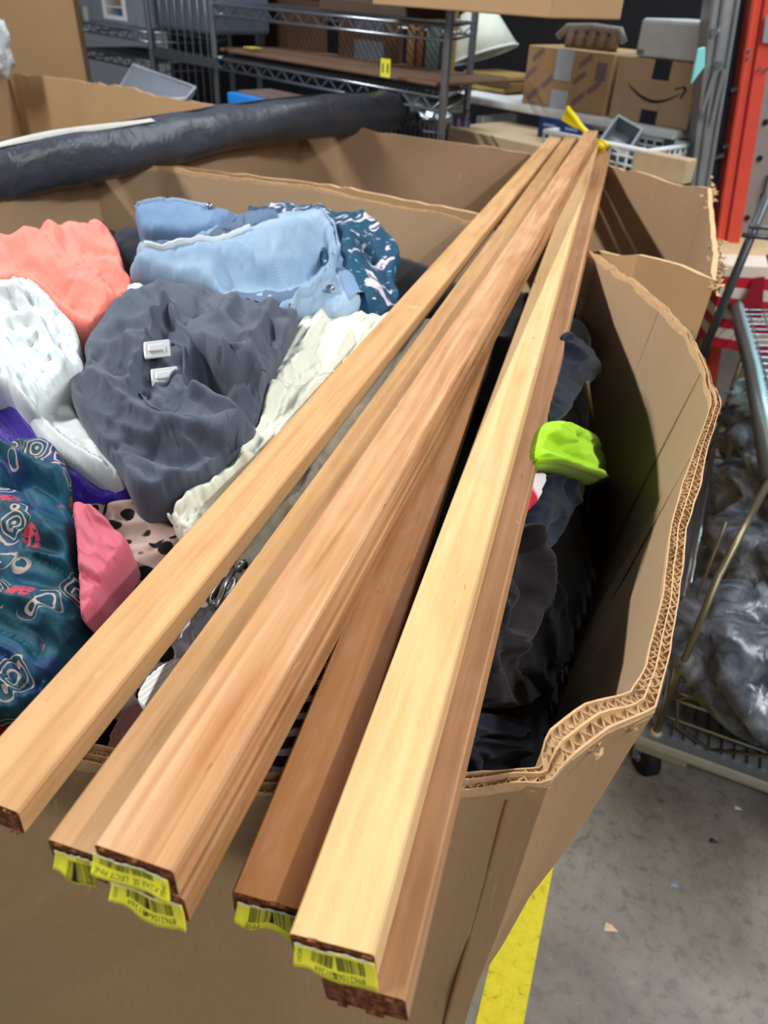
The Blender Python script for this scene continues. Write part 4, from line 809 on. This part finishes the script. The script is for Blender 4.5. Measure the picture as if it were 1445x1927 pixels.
def smile():
    N = 30; v = []
    for i in range(N+1):
        t = i/N; u = .18+.66*t; y = .58-.30*math.sin(math.pi*min(1, t*.98)*.92)*(.78)+.03*t; w_ = .012+.035*math.sin(math.pi*t)**.8; v += [fc(u, y-w_*.5, .0014), fc(u, y+w_*.5, .0014)]
    f = [(2*i, 2*i+2, 2*i+3, 2*i+1) for i in range(N)]; mesh('smile_mark', v, f, DK, r)
    P_ = [(.76, .60), (.87, .66), (.90, .60), (.86, .46), (.84, .47), (.87, .59), (.85, .63), (.77, .575)]; mesh('arrow_tip', [fc(a, b, .0016) for a, b in P_], [(0, 1, 6, 7), (1, 2, 5, 6), (2, 3, 4, 5)], DK, r)
smile()
zt2 = zw+h2
r, fc, L = on_ws('white_appliance', 'white vented appliance box on top of the smile arrow carton', 'appliance', 1168, 1296, zt_(1230, 32, P1)-zt2-.006, .26, plain('appliance', '#d0d8dc', .4), z=zt2+.002, bev=.01); hh = zt_(1230, 32, P1)-zt2-.006
for k in range(5): decal(r, fc, .03, .13, .05+k*.03, .065+k*.03, GREYP, name='vent_slot'); decal(r, fc, .84, .96, .05+k*.03, .065+k*.03, GREYP, name='vent_slot')
# wrapped bundle of jars on the brown carton
root = None; zt1 = zw+h1
a = on_plane(1062, 90, P1+nw*.08, nw); b = on_plane(1160, 100, P1+nw*.08, nw)
root = empty('wrapped_bundle', ((a+b)/2)[0:3].tolist()[:2]+[zt1], 'cling wrapped row of brown jars on the lettered carton', 'bundle')
for k in range(5):
    p = a+(b-a)*(k+.5)/5; p[2] = zt1+.002; m = MB(); m.tube([p, p+UP*.034, p+UP*.042, p+UP*.052], [.018, .018, .014, .014], 14); m.build('jar', plain('jar_brown', '#86705e', .4), root, True)
m = MB(); Lb = np.linalg.norm(b-a); m.tube([a-ew_*.035+UP*(zt1+.03-a[2]), a+UP*(zt1+.058-a[2]), (a+b)/2+UP*(zt1+.064-(a+b)[2]/2), b+UP*(zt1+.06-b[2]), b+ew_*.02+UP*(zt1+.03-b[2])], .012, 10); m.build('plastic_wrap', film('wrap', '#b8b2ae', .5), root, True)
# lampshade hanging edge, stacked planks on the white shelf left
c = on_plane(905, 66, WS+nw*.25, nw); m = MB(); N = 28
root = empty('lamp_shade', tuple(c-UP*.08), 'white tapered lamp shade behind the rack post at upper right', 'lamp shade')
ax = (ew_*.35-UP*1.0+nw*.1); ax /= np.linalg.norm(ax); m.tube([c-ax*.085, c+ax*.07], [.065, .135], N, False); o = m.build('shade', plain('shade_white', '#c6ccbe', .7), root, True); o.modifiers.new('s', 'SOLIDIFY').thickness = .002
m = MB(); q = c+ax*.07; s1 = np.cross(ax, nw); s1 /= np.linalg.norm(s1); s2 = np.cross(ax, s1); m.tube([q+.135*(s1*math.cos(t)+s2*math.sin(t)) for t in np.linspace(0, 6.283, 29)[:-1]], .004, 6, close=True); m.build('rim_wire', WHITE, root, True)
for k, (x0, x1, y0, col, lb) in enumerate(((868, 950, 122, '#a08450', 'gold frame moulding stacked third on the white shelf left side'), (872, 958, 146, '#7a5c36', 'brown frame moulding below the gold one on the white shelf'), (862, 946, 160, '#c0a860', 'pale gold moulding lowest on the white shelf'))):
    r, fc, L = on_ws('frame_moulding', lb, 'moulding', x0, x1, .018, .2, plain('mould'+str(k), col, .5), P=WS+nw*.14, z=zw+.002+(2-k)*.021)
# post at right of centre rack is part of rackC. things under the white shelf
for k in range(3):
    p = az(846+k*14, 238, .0); q = ay(846+k*14, 248, 2.9); m = MB(); m.tube([q-UP*.12, q+UP*.03, q+UP*.045, q+UP*.07], [.018, .018, .008, .008], 12)
    tag(m.build('bottle', plain('bottle_purple'+str(k), '#4a4258', .3), None, True, loc=tuple(q-UP*.12)), 'small dusky purple bottle %s behind the right rack post' % ['leftmost of three', 'middle of three', 'rightmost of three'][k], 'bottle', 'purple bottles behind the rack post')
CARD = plain('kraft_pale', '#b7a283', .8)
def by_y(name, label, cat, x0, x1, ytop, ybot, y, dep, mat, bev=.004):
    a = on_plane(x0, ybot[0], np.array([0, y, 0])+ew_*0, nw); b = on_plane(x1, ybot[1], np.array([0, y, 0]), nw); a[2] = b[2] = (a[2]+b[2])/2; top = on_plane((x0+x1)/2, ytop, np.array([0, y, 0]), nw)[2]; L = np.linalg.norm(b-a); h = top-a[2]
    root = empty(name, tuple((a+b)/2+nw*dep/2), label, cat); m = MB(); m.box((a+b)/2+nw*dep/2+UP*h/2, (L, dep, h), (ew_, nw, UP)); bevel(m.build('body', mat, root), bev); return root, (lambda u, v, off=0.: a+(b-a)*u+UP*h*v-nw*(off+.0006)), L, h
r, fc, L, h = by_y('cardboard_carton', 'low pale carton row behind the middle bin, left of the white basket', 'box', 838, 1010, 255, (300, 330), 3.05, .3, CARD); decal(r, fc, .5, .508, 0, 1, CBe, name='seam')
r, fc, L, h = by_y('cardboard_carton', 'pale carton at right of the white basket under the shelf', 'box', 1185, 1284, 290, (330, 345), 3.15, .05, CARD)
r, fc, L, h = by_y('white_tray', 'white curved tray in the dark below the shelf', 'tray', 893, 905, 218, (248, 250), 3.5, .2, WHITE)
# white basket with contents
Bp = np.array([.40, 2.72, 0]); a = on_plane(1012, 330, Bp, nw); b = on_plane(1205, 345, Bp, nw); a[2] = b[2] = .80; top = on_plane(1100, 262, Bp, nw)[2]; Lb = np.linalg.norm(b-a); hb = top-.80
root = empty('plastic_basket', tuple((a+b)/2+nw*.12), 'white slatted plastic basket behind the board ends', 'basket'); WB = plain('basket_white', '#cfd6d8', .4)
m = MB(); D_ = .24
for base_, dr, ln in ((a, (b-a)/Lb, Lb), (a+nw*D_, (b-a)/Lb, Lb), (a, nw, D_), (b, nw, D_)):
    for k in range(6): m.tube([base_+UP*(hb*k/5.), base_+dr*ln+UP*(hb*k/5.)], .004 if k < 5 else .008, 6)
    nn = max(3, int(ln/.03))
    for k in range(nn+1): m.tube([base_+dr*ln*k/nn, base_+dr*ln*k/nn+UP*hb], .004, 6)
m.build('slatted_side', WB, root, True); m = MB(); m.box((a+b)/2+nw*D_/2, (Lb, D_, .006), (ew_, nw, UP)); m.build('bottom', WB, root)
BK = plain('navy_book', '#1d3f74', .4)
a2 = on_plane(1018, 262, Bp+nw*.08, nw); b2_ = on_plane(1095, 275, Bp+nw*.08, nw); root = empty('blue_booklet', tuple((a2+b2_)/2), 'navy blue booklet standing in the white basket', 'booklet'); m = MB(); m.box((a2+b2_)/2-UP*.01, (.19, .02, .15), (ew_, nw, UP)); m.build('cover', BK, root)
m = MB(); cc_ = (a2+b2_)/2; [m.box(cc_-nw*.011+ew_*(-.05+.09*k)+UP*.045, (.05, .001, .008), (ew_, nw, UP)) for k in (0, 1)]; m.build('cover_print', plain('book_txt', '#8fa6cc'), root)
Y2 = plain('yellow_plastic', '#f0dc1e', .35)
p = [on_plane(x, y, Bp-nw*.03, nw) for x, y in ((1068, 208), (1095, 240), (1122, 268), (1136, 278))]; root = empty('yellow_scoop', tuple(p[3]), 'bright yellow plastic handle with flared end sticking out of the basket', 'tool'); m = MB(); m.tube([p[0], p[1], p[2], p[3]], [.009, .008, .008, .010], 8); m.build('handle', Y2, root, True)
q = [on_plane(x, y, Bp-nw*.03, nw) for x, y in ((1056, 226), (1066, 200), (1084, 222), (1098, 246), (1080, 240))]; m = MB(); m.add(q+[x+nw*.012 for x in q], [(0, 1, 2, 3, 4), (9, 8, 7, 6, 5)]+[(i, (i+1) % 5, 5+(i+1) % 5, 5+i) for i in range(5)]); m.build('flared_end', Y2, root)
q = [on_plane(x, y, Bp-nw*.03, nw) for x, y in ((1122, 290), (1128, 262), (1144, 272), (1132, 286))]; m = MB(); m.add(q+[x+nw*.012 for x in q], [(0, 1, 2, 3), (7, 6, 5, 4)]+[(i, (i+1) % 4, 4+(i+1) % 4, 4+i) for i in range(4)]); m.build('foot', Y2, root)
# grey tray
q = [on_plane(x, y, Bp+nw*t, nw) for x, y, t in ((1128, 262, .02), (1163, 214, .14), (1211, 242, .14), (1176, 296, .02))]; root = empty('grey_tray', tuple(q[3]), 'grey rectangular plastic tray tilted up beside the yellow handle', 'tray'); nr = np.cross(q[1]-q[0], q[3]-q[0]); nr /= np.linalg.norm(nr)
if nr@(np.array([0, 0, HC])-q[0]) < 0: nr = -nr
ctr = sum(q)/4; qi = [ctr+(x-ctr)*.86 for x in q]; qb = [ctr+(x-ctr)*.8-nr*.04 for x in q]; qo = [x-nr*.045 for x in q]; m = MB()
m.add(q+qi+qb+qo, [(i, (i+1) % 4, 4+(i+1) % 4, 4+i) for i in range(4)]+[(4+i, 4+(i+1) % 4, 8+(i+1) % 4, 8+i) for i in range(4)]+[(8, 9, 10, 11)]+[(i, (i+1) % 4, 12+(i+1) % 4, 12+i) for i in range(4)]); m.build('tray_body', plain('tray_grey', '#6c7680', .35), root)
# ------------------------------------------------------------ steel frame, red door track
GALV = NG('galvanised', .4, .6, .5); _n = GALV.noise(GALV.co(), 14, 5, 1); GALV.color(GALV.mix(_n, '#8b9094', '#b4b9bc')); GALV = GALV.m
REDP = plain('red_paint', '#d6503f', .4, var=.1); REDD = plain('red_paint_dark', '#8e1f24', .5)
def column(name, label, cat, yy, xt0, xt1, xb0, xb1, yb, dep, mat, parts=()):
    """upright beam between two pixel spans at picture top and at picture row yb, continued straight down to the floor"""
    A0, A1 = ay(xt0, -40, yy), ay(xt1, -40, yy); B0, B1 = ay(xb0, yb, yy), ay(xb1, yb, yy)
    def down(A, B): k = (A[2]-.0)/(A[2]-B[2]); P = A+(B-A)*k; return P
    C0, C1 = down(A0, B0), down(A1, B1); D = np.array([0, dep, 0]); root = empty(name, tuple((C0+C1)/2), label, cat)
    U0, U1 = A0+(A0-C0)*.6, A1+(A1-C1)*.6
    m = MB(); m.hexa([C0, C1, C1+D, C0+D, U0, U1, U1+D, U0+D]); m.build('web', mat, root)
    def pos(u, v, off=0.): return (C0*(1-u)+C1*u)*(1-v)+(U0*(1-u)+U1*u)*v-np.array([0, off, 0])
    return root, pos
YB = 2.5
r, ps = column('steel_column', 'grey galvanised steel door channel left of the red beam', 'beam', YB, 1344, 1396, 1302, 1336, 325, .08, GALV)
for u in (.04, .42, .96): m = MB(); m.tube([ps(u, 0, .006), ps(u, 1, .006)], .006, 6); m.build('flange', GALV, r)
bz = [on_plane(x, y, (0, YB-.012, 0), (0, 1, 0)) for x, y in ((1350, 122), (1318, 218), (1338, 235), (1342, 60), (1362, 130))]
m = MB(); m.tube([bz[0], bz[1]], .006, 6); m.tube([bz[4], bz[2]], .006, 6); m.build('strut', GALV, r)
for b_ in (bz[0], bz[1], bz[3]): m = MB(); m.tube([b_-np.array([0, .012, 0]), b_], .011, 6); m.build('bolt', STEEL, r)
r, ps = column('dark_channel', 'dark blue grey gap strip between the steel channel and red beam', 'beam', YB+.08, 1397, 1422, 1340, 1352, 325, .04, plain('dark_slot', '#3a4252', .5))
for x, y in ((1395, 163), (1377, 170), (1362, 276), (1345, 297), (1405, 45)): b_ = on_plane(x, y, (0, YB+.06, 0), (0, 1, 0)); m = MB(); m.tube([b_, b_+[.02, -.02, .014]], .008, 8); m.build('bolt', STEEL, r)
r, ps = column('red_beam', 'bright red painted steel beam at right', 'beam', YB+.02, 1424, 1472, 1345, 1388, 475, .07, REDP)
m = MB(); m.tube([ps(.40, 0, .001), ps(.40, 1, .001)], .004, 6); m.build('groove', REDD, r); m = MB(); m.tube([ps(.0, 0, .004), ps(.0, 1, .004)], .007, 6); m.build('lip', REDP, r)
for x, y in ((1409, 96), (1406, 110), (1431, 130), (1443, 130)): b_ = on_plane(x, y, (0, YB+.012, 0), (0, 1, 0)); m = MB(); m.tube([b_, b_-np.array([0, .006, 0])], .005, 8); m.build('rivet', STEEL, r)
q_ = [on_plane(x, y, (0, YB+.01, 0), (0, 1, 0)) for x, y in ((1434, 80), (1475, 86), (1480, 30), (1441, 28))]; m = MB(); m.hexa(q_+[x-np.array([0, .002, 0]) for x in q_]); m.build('notice_plate', plain('plate', '#8f949c', .4), r)
r, ps = column('steel_sheet', 'grey perforated steel panel right of the red beam', 'panel', YB+.10, 1472, 1600, 1388, 1500, 475, .04, plain('grey_sheet', '#8e8c88', .5))
for x, y in ((1429, 298), (1436, 368), (1405, 410), (1440, 230)): b_ = on_plane(x, y, (0, YB+.10, 0), (0, 1, 0)); m = MB(); m.tube([b_, b_-np.array([0, .004, 0])], .009, 10); m.build('hole', BLACKM, r)
m = MB(); a, b = (on_plane(x, y, (0, YB+.09, 0), (0, 1, 0)) for x, y in ((1445, 330), (1412, 475))); m.tube([a, b], .004, 6); m.build('seam', DSTEEL, r)
# cyan plastic flag on carton right
q_ = [on_plane(x, y, (0, 2.4, 0), (0, 1, 0)) for x, y in ((1300, 160), (1313, 92), (1328, 88), (1326, 126))]; m = MB(); m.hexa(q_+[x+np.array([0, .012, 0]) for x in q_]); CY_ = NG('cyan_plastic', .3, 0, .5); CY_.color('#8fe6ee'); tag(bevel(m.build('cyan_scraper', CY_.m, loc=tuple(q_[0])), .003), 'pale cyan plastic piece poking up beside the smile arrow carton', 'plastic piece')
# ------------------------------------------------------------ crate with red and white lattice
CRY = 2.35
def qd(pts, y): return [on_plane(x, yy, (0, y, 0), (0, 1, 0)) for x, yy in pts]
a, b = qd(((1362, 484), (1560, 510)), CRY); root = empty('wooden_crate', tuple(a*[1, 1, 0]+(b-a)*.5), 'low pale wooden crate at right behind the cart, holding red and white cartons', 'crate'); zc = a[2]
m = MB(); m.box([(a[0]+b[0])/2+.0, CRY+.2, zc-.012], (b[0]-a[0], .4, .024)); m.build('top_board', plain('crate_wood', '#c9ae86', .7), root)
for k in range(4): m = MB(); m.box([a[0]+.03+k*.16, CRY+.02, (zc-.024)/2], (.03, .03, zc-.024)); m.build('post', plain('crate_wood'+str(k), '#a88e6c', .7), root)
REDC = plain('red_carton', '#b81f30', .5); WHC = plain('white_carton_m', '#d8cdbf', .5)
pl = ((1330, 650), (1500, 680), (1500, 505), (1366, 500)); W = qd(pl, CRY-.10)
root = empty('striped_carton', tuple(W[0]), 'red and white striped carton seen through the cart wires', 'box')
nr = 8
for k in range(nr):
    t0_, t1_ = k/nr, (k+1)/nr; A = W[0]+(W[3]-W[0])*t0_; B = W[1]+(W[2]-W[1])*t0_; C = W[1]+(W[2]-W[1])*t1_; D = W[0]+(W[3]-W[0])*t1_; y_ = np.array([0, .12, 0]); m = MB(); m.hexa([A, B, B+y_, A+y_, D, C, C+y_, D+y_]); m.build('stripe_band', REDC if k % 2 == 0 else WHC, root)
q_ = qd(((1385, 590), (1432, 600), (1438, 520), (1420, 522)), CRY-.115); m = MB(); m.hexa(q_+[x-np.array([0, .004, 0]) for x in q_]); m.build('triangle_flash', plain('deep_red', '#8e1224', .5), root)
# ------------------------------------------------------------ stock cart at right
CR0 = az(1235, 1375, .12)                      # corner of the base tray
cdn = az(1445, 1450, .12)-CR0; cdn[2] = 0; ce = cdn/np.linalg.norm(cdn); cn = np.array([-ce[1], ce[0], 0]);
BRASS = NG('tarnished_wire', .4, .8, .5); BRASS.color('#857d66'); BRASS = BRASS.m
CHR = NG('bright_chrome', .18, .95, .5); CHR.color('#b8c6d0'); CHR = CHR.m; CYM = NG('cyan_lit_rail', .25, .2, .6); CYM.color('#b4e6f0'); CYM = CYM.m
cart = empty('wire_cart', tuple(CR0*[1, 1, 0]), 'tarnished wire stock cart on casters at right of the cardboard bin', 'cart')
Lx, Ly = .60, 1.15
m = MB(); m.box(CR0+ce*Lx/2+cn*Ly/2-UP*.012, (Lx+.06, Ly+.06, .014), (ce, cn, UP)); g = NG('ribbed_tray', .4, .3, .5); g.color('#8a9096'); m.build('tray', g.m, cart)
m = MB()
for k in range(26): m.box(CR0+ce*(Lx*(k+.5)/26)+cn*Ly/2-UP*.002, (Lx/26*.5, Ly, .007), (ce, cn, UP))
m.build('tray_ribs', g.m, cart)['kind'] = 'stuff'
m = MB(); lip = [CR0-ce*.03-cn*.03, CR0+ce*(Lx+.03)-cn*.03, CR0+ce*(Lx+.03)+cn*(Ly+.03), CR0-ce*.03+cn*(Ly+.03)]; m.tube([p-UP*.01 for p in lip], .013, 8, close=True); m.build('tray_rim', plain('tray_rim', '#9a9a8c', .5), cart)
ct = CR0-UP*.045; m = MB(); m.box(ct+ce*.02+cn*.02+UP*.012, (.10, .09, .03), (ce, cn, UP)); bevel(m.build('caster_plate', plain('putty', '#8c8b78', .5), cart), .006)
for i, (u, v) in enumerate(((.0, .0), (Lx, 0), (Lx, Ly), (0, Ly))):
    p = CR0+ce*u+cn*v; zc_ = .038; m = MB(); ax_ = ce*.8+cn*.6; ax_ /= np.linalg.norm(ax_); c_ = np.array([p[0], p[1], zc_]); m.tube([c_-ax_*.015, c_-ax_*.011, c_+ax_*.011, c_+ax_*.015], [.031, .037, .037, .031], 24); w_ = m.build('wheel', BLACKM, cart, True)
    m = MB(); m.tube([c_-ax_*.02, c_+ax_*.02], .007, 10); [m.hexa([c_+ax_*s_*.019+q for q in (np.array([-.01, 0, 0]), np.array([.01, 0, 0]), np.array([.01, .004, 0]), np.array([-.01, .004, 0]), np.array([-.02, 0, .055]), np.array([.02, 0, .055]), np.array([.02, .004, .055]), np.array([-.02, .004, .055]))]) for s_ in (-1, 1)]; m.build('caster_fork', STEEL, cart)
zt = .52
m = MB(); p = CR0; m.tube([p+UP*.0, p+UP*(zt-.12)], .0065, 10); m.build('corner_post', BRASS, cart, True)
for u, v in ((Lx, 0), (Lx, Ly), (0, Ly)): p = CR0+ce*u+cn*v; m = MB(); m.tube([p, p+UP*(zt-.12)], .0065, 10); m.build('corner_post', BRASS, cart, True)
m = MB(); m.tube([CR0, CR0-ce*.0+UP*.012-UP*.02], .012, 10); m.build('post_sleeve', plain('sleeve', '#cfc9a8', .4), cart, True)
m = MB(); m.tube([CR0+cn*.16+UP*.02, CR0+cn*.16+UP*.40], .003, 6); m.tube([CR0+cn*.10+UP*.0, CR0+cn*.20+UP*.2], .003, 6); m.build('side_wire', BRASS, cart, True)
def rail(z, r_=.004, mat=CHR, name='wire_rail', both=True):
    m = MB(); pts = [CR0+UP*(z-.12), CR0+ce*Lx+UP*(z-.12), CR0+ce*Lx+cn*Ly+UP*(z-.12), CR0+cn*Ly+UP*(z-.12)]; m.tube(pts, r_, 8, close=True); m.build(name, mat, cart, True)
for z in (.165, .215, .235): rail(z)
m = MB(); k = 22
for i in range(k): p = CR0+cn*(Ly*i/k)+UP*(.215-.12); m.tube([p, p+ce*Lx], .002, 5, False)
m.build('lower_shelf_wires', CHR, cart, True)['kind'] = 'stuff'
m = MB(); pp = [CR0+ce*.06+cn*.0+UP*.115, CR0+ce*.03+UP*.115, CR0+ce*.015+UP*.10, CR0+ce*.03+cn*.0+UP*.03, CR0+ce*.10+UP*.0]; m.tube(pp, .0035, 6); m.tube([CR0+ce*.10+UP*.0, CR0+ce*.45+UP*.13], .003, 6); m.build('brace', BRASS, cart, True)
# upper basket: rail running back, with mesh side to the right
UA = az(1447, 905, zt); UB = az(1378, 566, zt+.0); UR = np.array([1, .12, 0]); UR = ce
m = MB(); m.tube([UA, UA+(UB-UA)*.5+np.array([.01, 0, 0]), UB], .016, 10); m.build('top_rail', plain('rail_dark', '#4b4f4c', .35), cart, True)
m = MB(); m.tube([UA+[.014, 0, .01], UA+(UB-UA)*.5+np.array([.024, 0, .01]), UB+[.014, 0, .01]], .009, 8); m.build('rail_highlight', CYM, cart, True)  # pale cyan strip, paints the highlight along the dark rail
m = MB(); dv = (UB-UA); nwir = 26
for i in range(nwir+1): p = UA+dv*i/nwir; m.tube([p, p+np.array([.55, .06, 0])], .0028, 5, False)
for i in range(1, 12): m.tube([UA+np.array([i*.045, .005*i, .001]), UB+np.array([i*.045, .005*i, .001])], .0034, 6, False)
m.build('basket_mesh', CHR, cart, True)['kind'] = 'stuff'
m = MB(); m.tube([CR0+UP*(zt-.125), UA], .007, 8); m.build('corner_bend', BRASS, cart, True)
# dark post and pole leaning behind
a = on_plane(1338, 628, (0, 1.85, 0), (0, 1, 0)); b = on_plane(1425, 415, (0, 1.85, 0), (0, 1, 0)); m = MB(); m.tube([a+(a-b)*.35, b+(b-a)*.2], .011, 10); root = empty('cart_handle', tuple(a+(a-b)*.35), 'dark slanting metal pole rising behind the cardboard bin corner', 'pole'); m.build('pole', DSTEEL, root, True)
m = MB(); m.tube([on_plane(1410, 425, (0, 1.84, 0), (0, 1, 0)), on_plane(1470, 432, (0, 1.84, 0), (0, 1, 0))], .005, 8); m.tube([on_plane(1398, 442, (0, 1.84, 0), (0, 1, 0)), on_plane(1470, 450, (0, 1.84, 0), (0, 1, 0))], .006, 8); m.tube([on_plane(1444, 480, (0, 1.84, 0), (0, 1, 0)), on_plane(1455, 520, (0, 1.84, 0), (0, 1, 0))], .004, 8); m.build('cross_bars', DSTEEL, root, True)
# bagged goods on the cart
FG = NG('grey_film', .25, 0, .6); _n = FG.noise(FG.co(), 9, 5, 2); FG.color(FG.ramp(_n, [(.35, '#32383f'), (.5, '#565d67'), (.70, '#8b9299')])); FG.bump(FG.noise(FG.co(), 11, 3, 1), .5, .02); FGm = FG.m
R = random.Random(5)
bags = [('lowest clear bagged bundle at the front of the cart', .16, .10, .20, .13), ('large grey bagged bundle in the middle of the cart', .25, .38, .24, .16), ('grey bagged bundle behind the middle bundle on the cart', .22, .68, .22, .15), ('farthest glossy bagged bundle on the cart', .18, .95, .20, .14), ('grey bag at the right of the front bundle', .46, .2, .16, .15)]
for i, (lb, u, v, r1, r2) in enumerate(bags):
    c_ = CR0+ce*u+cn*v; o = blob('plastic_wrapped_bundle', lb, 'bagged goods', (c_[0], c_[1], .222), (r1*.85, r1, .075+.01*i), FGm, 20+i, .4, 'plastic bagged goods on the cart', 40)
c_ = CR0+ce*.17+cn*.25; blob('yellowed_bottle', 'pale yellow bottle shape inside the clear bagging on the cart', 'bottle', (c_[0], c_[1], .36), (.04, .055, .03), plain('pale_yellow', '#b9b38c', .4), 33, .15)
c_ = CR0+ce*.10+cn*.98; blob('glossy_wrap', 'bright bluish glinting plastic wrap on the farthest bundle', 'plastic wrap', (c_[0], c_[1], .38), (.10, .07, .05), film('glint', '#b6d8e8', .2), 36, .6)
# specks on the floor
for (x, y, s_, c_, lb) in ((1148, 1745, .012, '#d8bfa0', 'small beige paper chip on the floor'), (1388, 1520, .008, '#dcdcdc', 'tiny white paper scrap on the floor near the caster'), (1268, 1664, .009, '#8c9cb8', 'small pale blue spot of litter on the floor'), (1342, 1582, .009, '#2e3236', 'dark scrap on the floor right side')):
    p = az(x, y, 0.001); m = MB(); m.add([p+[-s_, -s_*.5, 0], p+[s_, -s_*.6, 0], p+[s_*.3, s_*.4, 0], p+[-s_*.5, s_*.7, 0], p+[0, 0, .002]], [(0, 1, 4), (1, 2, 4), (2, 3, 4), (3, 0, 4)]); tag(m.build('litter_scrap', plain('scrap'+lb[-4:], c_), loc=tuple(p)), lb, 'litter')
for o in bpy.data.objects:
    if '_o' in o: del o['_o']
